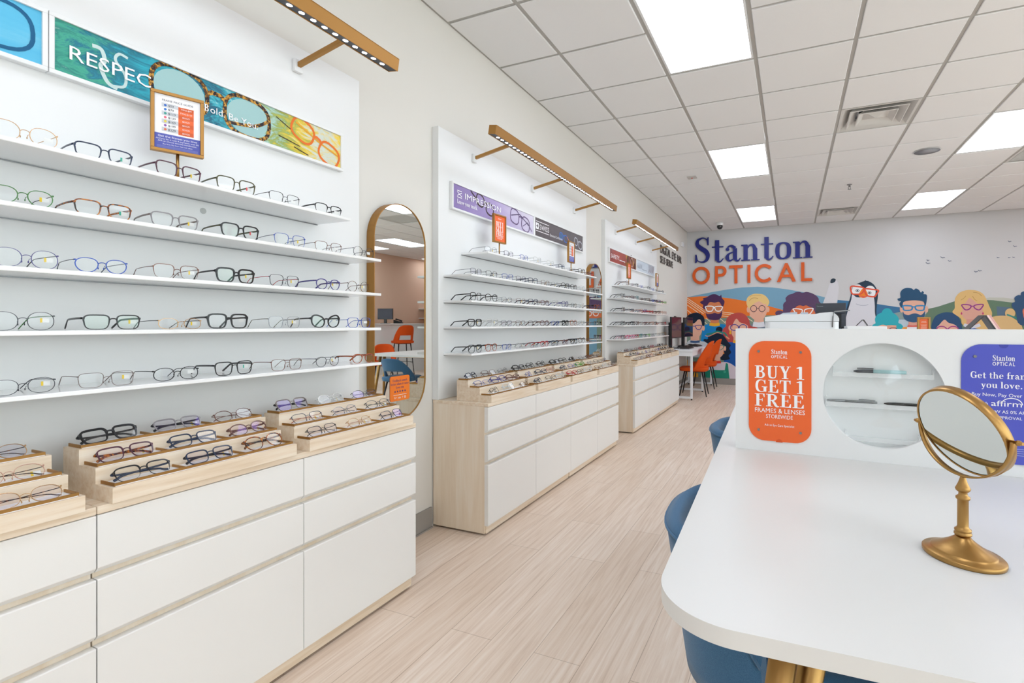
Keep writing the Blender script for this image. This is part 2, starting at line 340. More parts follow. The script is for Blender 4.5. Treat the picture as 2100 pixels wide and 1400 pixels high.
MURAL=[
('painted_landscape',[['p','7BA8C2',0,[(4,1729),(178,1763),(477,1817),(768,1862),(1053,1896),(1331,1900),(1603,1880),(1868,1835),(2193,1763),(2483,1676),(2656,1617),(2876,1516),(3055,1323),(3055,115),(4,115)]],['p','4076A0',0,[(2691,1623),(2893,1599),(3303,1540),(3668,1472),(3757,1175),(2732,879)]],['p','BCCDDA',0,[(3241,1268),(4108,1265),(4180,657),(3241,634)]],['p','8AA0A0',0,[(3272,1274),(3517,1362),(3668,1405),(3992,1384),(4108,1265)]],['p','C3C5BA',0,[(4790,1595),(4884,1622),(5069,1615),(5212,1591),(5341,1536),(5948,1462),(5948,1304),(4790,1511)]],['p','66806A',0,[(3963,1175),(4050,1445),(4180,1478),(4420,1568),(4668,1594),(4937,1576),(5199,1530),(5341,1487),(5948,1430),(5948,226),(3963,128)]],['p','5C7388',1,[(4977,1475),(5147,1457),(5186,1308),(4990,1309)]],['p','EC7A2E',0,[(4,1726),(254,1741),(477,1736),(840,1688),(1123,1630),(1535,1528),(1803,1445),(2025,1365),(1868,1337),(1467,1339),(623,1299),(4,1139)]],['p','7F9383',0,[(4,1279),(328,1285),(623,1304),(1192,1348),(1803,1356),(2025,1372),(2025,115),(4,115)]],['s','F3E3C3',0,12,[(4,1713),(358,1461)]],['s','F3E3C3',0,12,[(4,1674),(506,1315)]],['s','F3E3C3',0,12,[(4,1635),(328,1392)]],['s','F3E3C3',0,12,[(4,1573),(224,1416)]],['s','F3E3C3',0,12,[(4,1473),(118,1371)]],['s','F3E3C3',0,12,[(681,1427),(996,1377)]],['s','F3E3C3',0,12,[(681,1389),(954,1357)]],['s','F3E3C3',0,12,[(652,1352),(939,1313)]],['s','F3E3C3',0,12,[(623,1314),(754,1201)]],['s','F3E3C3',0,12,[(739,1246),(797,1186)]],['s','F3E3C3',0,12,[(1109,1334),(1248,1238)]],['s','F3E3C3',0,12,[(1192,1348),(1276,1296)]],['s','F3E3C3',0,12,[(373,1300),(506,1201)]],['s','F3E3C3',0,12,[(343,1232),(432,1155)]],['p','F5B23D',0,[(4,466),(27,448),(223,181),(223,115),(4,115)]]]),
('painted_bearded_man',[['p','0E86C8',1,[(328,1140),(447,1193),(681,1186),(768,1156),(825,1036),(854,886),(768,585),(299,573),(299,1033)]],['p','D98256',0,[(462,1368),(623,1367),(623,1186),(462,1186)]],['s','F2B32E',0,59,[(444,1186),(543,1171),(638,1186)]],['p','D98256',1,[(388,1552),(447,1627),(565,1655),(652,1593),(675,1488),(667,1367),(543,1277),(388,1354),(366,1476)]],['p','D98256',1,[(376,1483),(374,1465),(367,1449),(358,1438),(346,1435),(335,1439),(325,1449),(319,1465),(317,1484),(319,1503),(325,1519),(335,1529),(346,1533),(358,1529),(367,1518),(374,1502)]],['p','D98256',1,[(725,1479),(723,1461),(717,1445),(709,1435),(699,1431),(689,1435),(680,1446),(675,1462),(673,1480),(675,1498),(680,1514),(689,1524),(699,1528),(709,1524),(717,1514),(723,1498)]],['p','4C2C58',1,[(370,1461),(388,1392),(477,1391),(543,1406),(609,1390),(660,1412),(681,1472),(681,1367),(638,1284),(543,1262),(432,1285),(381,1354)]],['p','4C2C58',1,[(261,1630),(328,1667),(314,1698),(388,1720),(477,1771),(565,1774),(638,1737),(667,1767),(681,1699),(728,1637),(717,1562),(689,1517),(660,1578),(623,1624),(543,1610),(447,1620),(388,1529),(358,1476),(314,1515),(321,1568),(276,1600)]],['s','FFFFFF',1,19,[(373,1537),(513,1535),(506,1474),(477,1441),(403,1445),(376,1491)]],['s','FFFFFF',1,19,[(550,1527),(681,1533),(674,1472),(638,1443),(579,1446),(557,1474)]],['s','FFFFFF',0,16,[(506,1512),(553,1512)]]]),
('painted_blond_man',[['p','7C8796',1,[(1206,1142),(1276,1201),(1454,1230),(1522,1142),(1522,895),(1206,891)]],['p','EDB79E',0,[(1276,1348),(1447,1347),(1447,1215),(1276,1215)]],['s','E4E6EE',0,95,[(1255,1186),(1358,1171),(1461,1186)]],['p','EDB79E',1,[(1192,1555),(1248,1628),(1358,1641),(1454,1610),(1501,1536),(1501,1405),(1440,1288),(1358,1259),(1276,1274),(1199,1363)]],['p','EDB79E',1,[(1202,1466),(1200,1444),(1193,1425),(1183,1412),(1172,1408),(1160,1412),(1150,1425),(1143,1445),(1141,1467),(1143,1490),(1150,1509),(1160,1522),(1172,1526),(1183,1521),(1193,1508),(1200,1489)]],['p','EDB79E',1,[(1549,1463),(1547,1443),(1541,1426),(1532,1414),(1522,1410),(1511,1415),(1502,1426),(1497,1443),(1495,1463),(1497,1483),(1502,1500),(1511,1511),(1522,1515),(1532,1511),(1541,1500),(1547,1483)]],['p','F0CC86',1,[(1172,1496),(1137,1586),(1144,1674),(1192,1732),(1276,1767),(1358,1765),(1440,1749),(1508,1689),(1546,1608),(1522,1536),(1501,1514),(1488,1565),(1440,1573),(1372,1619),(1303,1598),(1248,1554),(1199,1496)]],['s','B98A4C',0,7,[(1185,1629),(1234,1680),(1303,1686),(1344,1673)]],['s','B98A4C',0,5,[(1192,1718),(1276,1738),(1399,1735)]],['s','4A3340',1,11,[(1322,1483),(1318,1460),(1306,1441),(1288,1429),(1267,1425),(1246,1429),(1228,1442),(1216,1461),(1212,1484),(1216,1507),(1228,1526),(1246,1538),(1267,1542),(1288,1538),(1306,1525),(1318,1505)]],['s','4A3340',1,11,[(1470,1481),(1466,1459),(1454,1440),(1436,1427),(1416,1423),(1395,1428),(1377,1441),(1365,1460),(1361,1482),(1365,1505),(1377,1524),(1395,1536),(1416,1540),(1436,1535),(1454,1523),(1466,1503)]],['s','4A3340',0,11,[(1322,1492),(1361,1491)]],['p','DB9C88',1,[(1227,1422),(1269,1407),(1303,1421),(1269,1392)]],['p','DB9C88',1,[(1386,1420),(1420,1406),(1454,1420),(1420,1391)]]]),
('painted_red_haired_woman',[['p','0D55A8',1,[(713,277),(764,776),(916,849),(1050,834),(1280,785),(1280,115),(950,115),(815,157)]],['p','C24F4A',1,[(755,1149),(764,1274),(849,1371),(983,1408),(1100,1378),(1182,1272),(1215,1150),(1346,1098),(1378,787),(916,832),(781,848),(704,971),(696,1078)]],['p','EDB79E',1,[(882,1167),(950,1291),(1017,1220),(1116,1185),(1166,1132),(1133,957),(1050,869),(950,885),(866,990)]],['p','EDB79E',0,[(899,955),(1116,957),(1116,835),(899,832)]],['p','EDB79E',1,[(866,1110),(863,1090),(857,1073),(847,1061),(835,1057),(824,1061),(814,1073),(807,1090),(805,1110),(807,1131),(814,1148),(824,1159),(835,1164),(847,1159),(857,1148),(863,1131)]],['s','2D3A97',1,14,[(992,1120),(986,1098),(970,1080),(945,1067),(916,1063),(887,1067),(863,1079),(846,1098),(840,1119),(846,1141),(863,1159),(887,1172),(916,1176),(945,1172),(970,1159),(986,1141)]],['s','2D3A97',1,14,[(1144,1120),(1139,1099),(1124,1080),(1101,1068),(1075,1064),(1048,1068),(1025,1080),(1010,1098),(1005,1120),(1010,1141),(1025,1160),(1048,1172),(1075,1176),(1101,1172),(1124,1160),(1139,1142)]],['s','2D3A97',0,14,[(987,1132),(1008,1132)]],['p','F2B32E',0,[(825,1061),(849,1061),(857,990),(818,990)]],['s','F2B32E',0,54,[(891,849),(983,836),(1100,852)]]]),
('painted_dark_haired_boy',[['p','D8DDE2',1,[(4,819),(75,870),(260,845),(423,798),(423,556),(4,543),(4,791)]],['p','EDB79E',0,[(75,961),(247,963),(247,858),(75,856)]],['s','44608C',0,43,[(68,835),(158,826),(254,838)]],['p','EDB79E',1,[(6,1144),(54,1228),(151,1284),(254,1284),(294,1193),(301,1061),(247,942),(151,913),(54,940),(6,1031)]],['p','EDB79E',1,[(353,1106),(351,1086),(345,1069),(336,1058),(325,1054),(314,1058),(305,1069),(299,1086),(296,1106),(299,1126),(305,1143),(314,1154),(325,1158),(336,1154),(345,1143),(351,1126)]],['p','071C33',1,[(4,1341),(54,1383),(123,1407),(199,1415),(260,1395),(267,1423),(277,1381),(322,1346),(349,1269),(342,1158),(301,1158),(294,1221),(260,1277),(213,1270),(178,1228),(137,1200),(96,1200),(82,1221),(41,1249),(6,1249),(4,1285)]],['p','071C33',1,[(4,1405),(4,1415),(16,1383),(6,1348),(4,1348)]],['p','071C33',1,[(4,1313),(6,1285),(6,1193),(4,1193)]],['s','26318E',1,14,[(6,1161),(82,1162),(82,1116),(54,1077),(13,1081)]],['s','26318E',1,14,[(172,1155),(284,1162),(281,1117),(260,1082),(206,1081),(178,1116)]],['s','26318E',0,12,[(82,1144),(172,1144)]],['p','E39A84',1,[(192,1064),(233,1054),(267,1064),(233,1043)]]]),
('painted_woman_with_head_scarf',[['p','DCD2DC',1,[(456,398),(596,423),(774,439),(911,372),(978,283),(978,115),(416,115)]],['p','1F8C74',0,[(456,284),(616,279),(735,284),(755,428),(794,409),(823,115),(335,115),(345,228)]],['p','3FA78D',1,[(760,250),(758,240),(753,231),(745,225),(735,222),(725,224),(717,229),(711,238),(709,248),(711,258),(717,267),(725,273),(735,276),(745,274),(753,268),(758,260)]],['p','071C33',1,[(416,937),(477,979),(590,1007),(689,981),(748,913),(807,825),(846,771),(820,709),(853,635),(807,566),(827,505),(702,474),(649,528),(649,802),(543,800),(450,778),(342,846),(322,866),(355,888),(416,881)]],['p','EDB79E',1,[(530,800),(597,794),(689,782),(715,700),(702,597),(649,534),(557,525),(510,593),(517,731)]],['p','EDB79E',0,[(523,559),(649,562),(649,459),(517,455)]],['p','EDB79E',1,[(759,708),(758,690),(753,674),(746,664),(738,660),(730,663),(723,674),(719,689),(717,707),(719,726),(723,741),(730,752),(738,756),(746,752),(753,742),(758,726)]],['p','071C33',1,[(409,895),(557,897),(728,872),(728,776),(689,789),(623,802),(597,794),(543,821),(503,793),(416,812)]],['p','071C33',1,[(692,1077),(688,1054),(674,1035),(654,1023),(630,1018),(606,1022),(585,1035),(571,1054),(567,1076),(571,1098),(585,1117),(606,1130),(630,1135),(654,1130),(674,1118),(688,1099)]],['s','2E8C7B',0,31,[(382,978),(443,992),(517,1007),(597,1042),(676,1015),(735,1008),(787,927)]],['s','F2A27A',0,14,[(362,957),(423,944),(517,986),(597,1018),(676,994)]],['s','F2A27A',0,25,[(755,947),(820,893)]],['s','3F9486',1,12,[(577,753),(722,765),(696,707),(649,675),(603,698)]],['p','F0862E',1,[(709,645),(728,619),(719,594),(702,604)]],['p','E8402E',0,[(517,452),(656,466),(666,415),(521,400)]]]),
('painted_woman_with_curls',[['p','5E4668',1,[(1789,1503),(1796,1575),(1836,1618),(1829,1675),(1882,1732),(1947,1752),(1999,1779),(2064,1784),(2116,1766),(2180,1781),(2244,1766),(2294,1743),(2345,1707),(2383,1657),(2389,1608),(2427,1551),(2421,1467),(2383,1327),(1842,1330)]],['p','5E4668',1,[(1796,1388),(1790,1367),(1775,1349),(1751,1338),(1723,1333),(1695,1338),(1671,1350),(1655,1368),(1650,1389),(1655,1410),(1671,1428),(1695,1439),(1723,1443),(1751,1439),(1775,1427),(1790,1409)]],['p','E0754A',1,[(1934,1458),(1999,1493),(2025,1521),(2077,1535),(2128,1520),(2180,1533),(2231,1504),(2294,1468),(2307,1327),(1921,1329)]],['s','F4F2F4',1,18,[(1960,1472),(2077,1464),(2116,1435),(2077,1371),(2012,1372),(1980,1429)]],['s','F4F2F4',1,18,[(2148,1435),(2180,1463),(2256,1476),(2294,1471),(2269,1412),(2231,1370),(2167,1371)]]]),
('painted_white_flipper',[['p','DCDCE2',0,[(2452,1557),(2510,1733),(2568,1936),(2592,2000),(2650,1998),(2691,1950),(2712,1857),(2707,1728),(2675,1544)]],['p','33414E',1,[(2576,1935),(2584,1991),(2617,2014),(2660,1998),(2650,1952),(2609,1931)]]]),
('painted_penguin',[['p','2B3E50',1,[(2805,1321),(2845,1505),(2893,1669),(2917,1815),(2973,1886),(3053,1929),(3139,1954),(3210,1924),(3272,1859),(3318,1732),(3303,1534),(3295,1391),(3311,1247),(3349,995),(2780,990)]],['p','2B3E50',0,[(3064,1916),(3092,1944),(3117,1911)]],['p','2B3E50',0,[(3100,1939),(3128,1967),(3153,1933)]],['p','2B3E50',0,[(3142,1924),(3171,1952),(3196,1919)]],['p','2B3E50',0,[(3181,1901),(3210,1929),(3235,1896)]],['p','DDDEE6',1,[(2829,1321),(2869,1486),(2909,1632),(2925,1723),(2989,1667),(3116,1664),(3241,1680),(3269,1535),(3272,1391),(3295,1247),(3334,995),(2797,990),(2805,1229)]],['p','F4F4F6',1,[(2917,1723),(2925,1824),(2973,1886),(3037,1888),(3084,1828),(3084,1756),(3021,1712)]],['p','F4F4F6',1,[(3123,1736),(3128,1818),(3178,1862),(3241,1851),(3280,1787),(3272,1697),(3210,1671)]],['p','F0862E',1,[(3021,1703),(3076,1810),(3123,1809),(3166,1699),(3123,1655),(3068,1656)]],['p','E5654A',1,[(3021,1699),(3116,1679),(3171,1681),(3100,1650)]],['s','44525F',1,9,[(3029,1782),(3027,1774),(3022,1767),(3014,1763),(3005,1761),(2996,1763),(2988,1768),(2983,1775),(2981,1784),(2983,1792),(2988,1799),(2996,1804),(3005,1805),(3014,1803),(3022,1798),(3027,1791)]],['p','2B3E50',1,[(3016,1783),(3015,1778),(3013,1774),(3009,1771),(3005,1770),(3001,1771),(2997,1774),(2995,1778),(2994,1783),(2995,1788),(2997,1792),(3001,1795),(3005,1796),(3009,1795),(3013,1792),(3015,1788)]],['s','44525F',1,9,[(3214,1738),(3213,1730),(3207,1723),(3200,1718),(3191,1717),(3182,1719),(3174,1724),(3169,1731),(3167,1739),(3169,1747),(3174,1754),(3182,1759),(3191,1760),(3200,1758),(3207,1753),(3213,1746)]],['p','2B3E50',1,[(3202,1738),(3201,1733),(3199,1729),(3195,1727),(3191,1726),(3187,1727),(3183,1730),(3181,1734),(3180,1739),(3181,1744),(3183,1748),(3187,1750),(3191,1751),(3195,1750),(3199,1747),(3201,1743)]],['s','E5593F',1,25,[(2901,1855),(2989,1858),(3100,1828),(3092,1764),(3053,1724),(2973,1718),(2917,1738)]],['s','E5593F',1,25,[(3123,1809),(3241,1797),(3326,1777),(3295,1714),(3264,1670),(3178,1681),(3134,1718)]],['s','E5593F',0,22,[(3092,1819),(3131,1809)]],['s','B7BAC8',0,11,[(2981,1548),(3053,1520),(3131,1519),(3171,1536)]],['p','4C6176',1,[(2826,1307),(2823,1294),(2816,1283),(2806,1276),(2793,1274),(2781,1276),(2770,1283),(2763,1294),(2761,1307),(2763,1320),(2770,1330),(2781,1337),(2793,1340),(2806,1337),(2816,1330),(2823,1319)]],['p','4C6176',1,[(2822,1248),(2820,1235),(2813,1224),(2802,1217),(2790,1215),(2778,1217),(2767,1224),(2760,1235),(2758,1248),(2760,1261),(2767,1271),(2778,1278),(2790,1281),(2802,1278),(2813,1271),(2820,1260)]]]),
('painted_teal_haired_girl',[['p','33AFBE',1,[(3537,1371),(3531,1335),(3513,1305),(3487,1285),(3456,1278),(3425,1286),(3399,1306),(3381,1336),(3375,1372),(3381,1407),(3399,1438),(3425,1457),(3456,1464),(3487,1457),(3513,1436),(3531,1406)]],['p','33AFBE',1,[(3217,1102),(3241,1175),(3280,1202),(3272,1274),(3303,1345),(3380,1390),(3456,1403),(3532,1388),(3600,1335),(3631,1272),(3623,1210),(3675,1175),(3698,1104),(3698,963),(3217,958)]],['p','E9AF96',1,[(3326,1157),(3388,1175),(3487,1166),(3585,1175),(3593,1104),(3623,1095),(3593,962),(3318,959),(3280,1094)]],['p','33AFBE',0,[(3303,1247),(3456,1246),(3593,1246),(3590,1164),(3517,1169),(3487,1182),(3449,1160),(3388,1180),(3326,1153)]],['s','3D3A5A',1,11,[(3315,1103),(3349,1121),(3418,1112),(3434,1085),(3349,1067)]],['s','3D3A5A',1,11,[(3487,1089),(3517,1118),(3578,1118),(3596,1104),(3548,1068)]]]),
('painted_blue_haired_man',[['p','E9A24E',1,[(3668,1086),(3728,1140),(4007,1140),(4108,1089),(4108,898),(3638,891)]],['p','DDA090',0,[(3772,1245),(3905,1245),(3905,1158),(3772,1157)]],['s','DF7066',0,43,[(3757,1157),(3831,1143),(3912,1158)]],['p','E8E8EE',0,[(3750,1136),(3905,1137),(3934,896),(3743,893)]],['p','E4B29C',1,[(3690,1546),(3757,1589),(3905,1586),(3992,1550),(4004,1402),(3978,1297),(3846,1245),(3713,1299),(3686,1405)]],['p','E4B29C',1,[(3695,1443),(3693,1422),(3687,1404),(3679,1391),(3669,1387),(3660,1392),(3651,1404),(3646,1422),(3644,1444),(3646,1466),(3651,1484),(3660,1496),(3669,1500),(3679,1496),(3687,1484),(3693,1465)]],['p','E4B29C',1,[(4053,1436),(4051,1415),(4046,1397),(4038,1385),(4029,1381),(4019,1385),(4011,1397),(4006,1415),(4004,1436),(4006,1458),(4011,1476),(4019,1488),(4029,1492),(4038,1487),(4046,1475),(4051,1457)]],['p','33597F',1,[(3690,1405),(3713,1360),(3772,1342),(3831,1368),(3890,1368),(3949,1341),(3992,1384),(4007,1419),(4000,1315),(3949,1245),(3846,1214),(3743,1246),(3698,1316)]],['p','285072',1,[(3638,1538),(3660,1582),(3623,1591),(3611,1627),(3653,1644),(3650,1724),(3683,1785),(3743,1810),(3817,1799),(3846,1772),(3876,1797),(3919,1773),(3949,1725),(3971,1751),(3992,1724),(3985,1698),(4029,1688),(4036,1627),(4021,1523),(4000,1471),(3989,1567),(3905,1592),(3802,1593),(3698,1567),(3686,1484),(3660,1476)]],['s','2E86BE',1,23,[(3695,1502),(3794,1500),(3824,1482),(3809,1430),(3713,1426),(3695,1458)]],['s','2E86BE',1,23,[(3868,1482),(3898,1499),(3992,1498),(3995,1454),(3978,1423),(3890,1429)]],['s','2E86BE',0,20,[(3821,1482),(3871,1482)]]]),
('painted_woman_with_pink_glasses',[['p','2C4F77',1,[(4096,1106),(4108,1210),(4151,1314),(4222,1365),(4307,1385),(4392,1372),(4461,1320),(4503,1227),(4524,1108),(4524,904),(4096,898)]],['p','E6B29E',1,[(4165,1106),(4208,1175),(4279,1261),(4335,1210),(4420,1176),(4461,1107),(4447,903),(4165,899)]],['s','A23A86',1,16,[(4304,1107),(4300,1091),(4285,1077),(4264,1068),(4239,1065),(4214,1068),(4193,1077),(4179,1090),(4174,1106),(4179,1122),(4193,1136),(4214,1145),(4239,1148),(4264,1145),(4285,1136),(4300,1122)]],['s','A23A86',1,16,[(4467,1107),(4462,1092),(4448,1078),(4427,1069),(4403,1066),(4378,1069),(4357,1078),(4343,1091),(4338,1107),(4343,1123),(4357,1136),(4378,1145),(4403,1148),(4427,1145),(4448,1136),(4462,1123)]],['s','A23A86',0,16,[(4304,1107),(4338,1107)]]]),
('painted_blonde_woman',[['p','1C56A8',1,[(4517,1074),(4572,1133),(4668,1134),(4776,1134),(4844,1134),(4897,1092),(4924,909),(4503,903)]],['p','E0BB7C',1,[(4420,1551),(4434,1636),(4489,1712),(4572,1747),(4654,1750),(4736,1731),(4803,1679),(4844,1594),(4884,1477),(4917,1376),(4910,1293),(4870,1109),(4736,1108),(4531,1176),(4503,1278),(4392,1381),(4420,1449)]],['p','DBA796',1,[(4531,1447),(4558,1515),(4613,1616),(4654,1598),(4722,1529),(4790,1478),(4790,1360),(4722,1252),(4654,1226),(4572,1260),(4517,1346)]],['p','D49A8C',0,[(4579,1269),(4729,1268),(4729,1159),(4579,1159)]],['s','D9DCE8',0,50,[(4544,1176),(4654,1139),(4763,1176)]],['s','923A88',1,18,[(4517,1507),(4586,1511),(4641,1488),(4620,1438),(4572,1422),(4538,1456)]],['s','923A88',1,18,[(4681,1488),(4736,1509),(4803,1506),(4776,1445),(4743,1420),(4695,1446)]],['s','923A88',0,16,[(4638,1483),(4684,1483)]],['p','C43A78',1,[(4513,1397),(4526,1354),(4513,1341),(4499,1354)]],['p','C43A78',1,[(4799,1394),(4813,1352),(4799,1339),(4786,1352)]],['s','B88D50',0,7,[(4503,1584),(4544,1617),(4572,1654)]],['s','B88D50',0,7,[(4661,1649),(4688,1597),(4722,1566)]],['s','B88D50',0,7,[(4668,1713),(4736,1697),(4783,1646)]]]),
('painted_figure_with_hair_bun',[['p','DDBB85',1,[(4857,1243),(4937,1309),(5043,1325),(5147,1308),(5238,1242),(5302,1143),(5302,914),(4857,908)]],['p','DDBB85',1,[(5216,1362),(5211,1332),(5197,1307),(5176,1291),(5151,1285),(5126,1291),(5105,1308),(5091,1333),(5086,1363),(5091,1393),(5105,1418),(5126,1434),(5151,1440),(5176,1434),(5197,1417),(5211,1392)]],['s','3F8F86',0,25,[(5108,1341),(5180,1308),(5238,1275),(5277,1217)]]]),
('painted_figure_with_dark_curls',[['p','35547A',1,[(5173,1473),(5180,1530),(5212,1546),(5206,1612),(5251,1652),(5283,1651),(5290,1692),(5341,1715),(5455,1721),(5568,1661),(5605,1499),(5581,1176),(5277,1176),(5225,1373)]],['p','E0785C',1,[(5309,1405),(5334,1438),(5455,1453),(5531,1387),(5518,1241),(5430,1144),(5341,1242),(5315,1340)]]]),
('painted_birds',[['s','4C5876',0,8,[(5123,2532),(5133,2522),(5143,2514),(5155,2521),(5166,2519)]],['s','4C5876',0,8,[(5189,2451),(5201,2440),(5211,2431),(5224,2439),(5237,2436)]],['s','4C5876',0,8,[(4979,2276),(4987,2269),(4995,2262),(5005,2268),(5014,2266)]],['s','4C5876',0,8,[(5124,2266),(5131,2260),(5138,2254),(5146,2259),(5155,2257)]],['s','4C5876',0,8,[(5180,2269),(5187,2263),(5194,2257),(5202,2262),(5210,2260)]],['s','4C5876',0,8,[(4225,2324),(4240,2311),(4253,2300),(4270,2309),(4287,2307)]],['s','4C5876',0,8,[(4329,2256),(4341,2246),(4351,2238),(4364,2245),(4376,2243)]],['s','4C5876',0,8,[(4031,2282),(4041,2274),(4049,2267),(4060,2273),(4070,2271)]],['s','4C5876',0,8,[(4020,2237),(4035,2224),(4049,2213),(4066,2222),(4083,2220)]],['s','4C5876',0,8,[(4684,2062),(4695,2052),(4705,2044),(4717,2052),(4730,2050)]],['s','4C5876',0,8,[(4734,2076),(4746,2066),(4757,2057),(4770,2065),(4784,2063)]]])]
EXPO = 0.04
WALL = pm('painted_wall', 'DFDCD6', .85, spec=.2, bump=(180., .08))
PEACH = pm('peach_wall', 'E6C4AC', .85, spec=.2)
ORANGEW = pm('orange_wall', 'E07B3E', .85, spec=.2)
TILE = pm('ceiling_tile', 'EDEDED', .95, spec=.1, bump=(260., .25))
TBAR = pm('ceiling_bar', 'B4B2AD', .6)
BASEB = pm('grey_vinyl_base', '9A958F', .55)
PANEL = pm('white_laminate', 'E8E9E9', .45)
SHELFM = pm('white_acrylic_shelf', 'F4F5F5', .12, spec=.5)
DRAWER = pm('white_drawer', 'EDECE9', .38)
TABLEM = pm('white_table', 'E3E3E1', .35)
WHITEP = pm('white_plastic', 'E6EAEE', .4)
WHITE = pm('print_white', 'F6F5F7', .6)
MAPLE = wood('maple_along', 'DDC6A8', 'EBD9C2', 'F2E6D4', (55, 3., 55))
MAPLEV = wood('maple_upright', 'E5D2B9', 'EDDEC9', 'F3E8D8', (26, 26, 1.6))
BRASS = pm('brushed_brass', 'AE8852', .34, 1.)
BRASSD = pm('satin_brass', 'AC8048', .42, .85)
BLACK = pm('black_metal', '17171A', .4)
BLACKP = pm('black_plastic', '111214', .3)
DARKG = pm('dark_grey', '3C4048', .5)
BLUEF = fabric('blue_fabric', '3A6288', '4E7DA2', 1500.)
ORANGEF = pm('orange_fabric', 'D9510F', .75, spec=.25, bump=(300., .2))
MIRROR = pm('mirror_glass', 'DCE1DE', .008, 1.)
ORP = pm('orange_print', 'F0682C', .4)
BLP = pm('violet_blue_print', '4F57C0', .3)
BLD = pm('navy_sign', '121F78', .5)
ORD = pm('orange_sign', 'DB5A10', .45)
BRONZE = pm('dark_bronze', '4A4038', .4, .4)
FROST = glassmat('frosted_edge', 'FDFEFE', .02, fr=.25)
LENS = glassmat('clear_lens', 'FCFDFD', .03)
ACRYL = glassmat('clear_acrylic', 'FDFEFE', .02, fr=.25)
PANE = glassmat('window_pane', 'F2F6F5', .03)
LEDM = emat('led_light', 'EEF2FF', 42.)
LPANEL = emat('light_panel', 'ECF2FF', 6.9)
GREYM = pm('grey_metal', '8A8C8E', .35, .8)
FLOORM = None
def make_floor():
    g = NT('vinyl_plank'); tc = g.n('ShaderNodeTexCoord')
    mp = g.n('ShaderNodeMapping'); mp.inputs['Rotation'].default_value = (0, 0, PI/2)
    br = g.n('ShaderNodeTexBrick', Scale=1.); br.inputs['Brick Width'].default_value = 1.22; br.inputs['Row Height'].default_value = .18
    br.inputs['Mortar Size'].default_value = .0012; br.inputs['Mortar Smooth'].default_value = .2; br.inputs['Bias'].default_value = 0.
    br.inputs['Color1'].default_value = lin('ECDBCB'); br.inputs['Color2'].default_value = lin('F5E7DA'); br.inputs['Mortar'].default_value = lin('C2AD9B')
    br.offset = .37; br.offset_frequency = 2
    m2 = g.n('ShaderNodeMapping'); m2.inputs['Scale'].default_value = (60, 2.2, 1)
    no = g.n('ShaderNodeTexNoise', Scale=1., Detail=7., Roughness=.62, Distortion=.7)
    r = ramp(g, [(.3, 'DACABB'), (.5, 'F2EAE2'), (.7, 'FFFFFF')])
    mx = g.n('ShaderNodeMix', _data_type='RGBA', _blend_type='MULTIPLY'); mx.inputs[0].default_value = .75
    b = g.n('ShaderNodeBsdfPrincipled', Roughness=.42)
    bp = g.n('ShaderNodeBump', Strength=.06, Distance=.001)
    g.l(tc.outputs['Object'], mp.inputs[0]); g.l(mp.outputs[0], br.inputs['Vector'])
    g.l(tc.outputs['Object'], m2.inputs[0]); g.l(m2.outputs[0], no.inputs['Vector']); g.l(no.outputs['Fac'], r.inputs[0])
    g.l(br.outputs['Color'], mx.inputs[6]); g.l(r.outputs[0], mx.inputs[7]); g.l(mx.outputs[2], b.inputs['Base Color'])
    g.l(no.outputs['Fac'], bp.inputs['Height']); g.l(bp.outputs[0], b.inputs['Normal']); g.l(b.outputs[0], g.out.inputs[0])
    return g.m
FLOORM = make_floor()
PC = {}
def ink(h):
    h = h.lstrip('#').upper()
    if h not in PC: PC[h] = pm('print_' + h.lower(), h, .6, spec=.3)
    return PC[h]

def milky(name, col, f):
    g = NT(name); t = g.n('ShaderNodeBsdfTransparent'); d = g.n('ShaderNodeBsdfPrincipled', Roughness=.15); d.inputs[0].default_value = lin(col)
    mx = g.n('ShaderNodeMixShader'); mx.inputs[0].default_value = f
    g.l(t.outputs[0], mx.inputs[1]); g.l(d.outputs[0], mx.inputs[2]); g.l(mx.outputs[0], g.out.inputs[0])
    return g.m
LEDGE = milky('frosted_ledge', 'FFFFFF', .3)
# ---------------------------------------------------------------- room shell
H = 3.043; YF = 10.573; XR = 8.0; YB = -3.6; YE = 13.3; XC = 6.3
T = .12
struct(MB().box(-T, XR+T, YB-T, YE+T, -.1, 0, FLOORM), 'floor')
struct(MB().box(-T, 0, YB-T, YF+T, 0, H+.1, WALL), 'wall_left')
struct(MB().box(0, XC, YF, YF+T, 0, H+.1, pm('far_wall_paint', 'D2D2D3', .85, spec=.2)), 'wall_far')
struct(MB().box(XC-T, XC, YF+T, YE, 0, H+.1, WALL), 'wall_recess')
struct(MB().box(XC-T, XR+T, YE, YE+T, 0, H+.1, ORANGEW), 'wall_back')
struct(MB().box(XR, XR+T, 6.6, YE, 0, H+.1, PEACH).box(XR, XR+T, YB-T, 6.6, 0, .12, PEACH).box(XR, XR+T, YB-T, 6.6, 2.92, H+.1, PEACH), 'wall_right')
# unseen street front behind the viewer; openings cut down to dim the near displays
fr = MB()
fr.box(0, 4.0, YB-T, YB, 0, H+.1, WALL).box(4.0, XR, YB-T, YB, 0, .95, WALL).box(4.0, XR, YB-T, YB, 2.35, H+.1, WALL)
struct(fr, 'wall_front')
for i in range(2):
    x0 = 4.03 + i*1.99; x1 = x0 + 1.93
    w = MB(); d = .06
    for a, b, c, e in ((x0, x0+.05, .95, 2.35), (x1-.05, x1, .95, 2.35)): w.box(a, b, YB-d, YB, c, e, GREYM)
    w.box(x0+.05, x1-.05, YB-d, YB, .95, 1.01, GREYM).box(x0+.05, x1-.05, YB-d, YB, 2.29, 2.35, GREYM)
    wo = struct(w, 'window_%d' % (i+1))
    p = MB().box(x0+.05, x1-.05, YB-.035, YB-.029, 1.01, 2.29, PANE).obj('window_pane', wo); p['kind'] = 'structure'
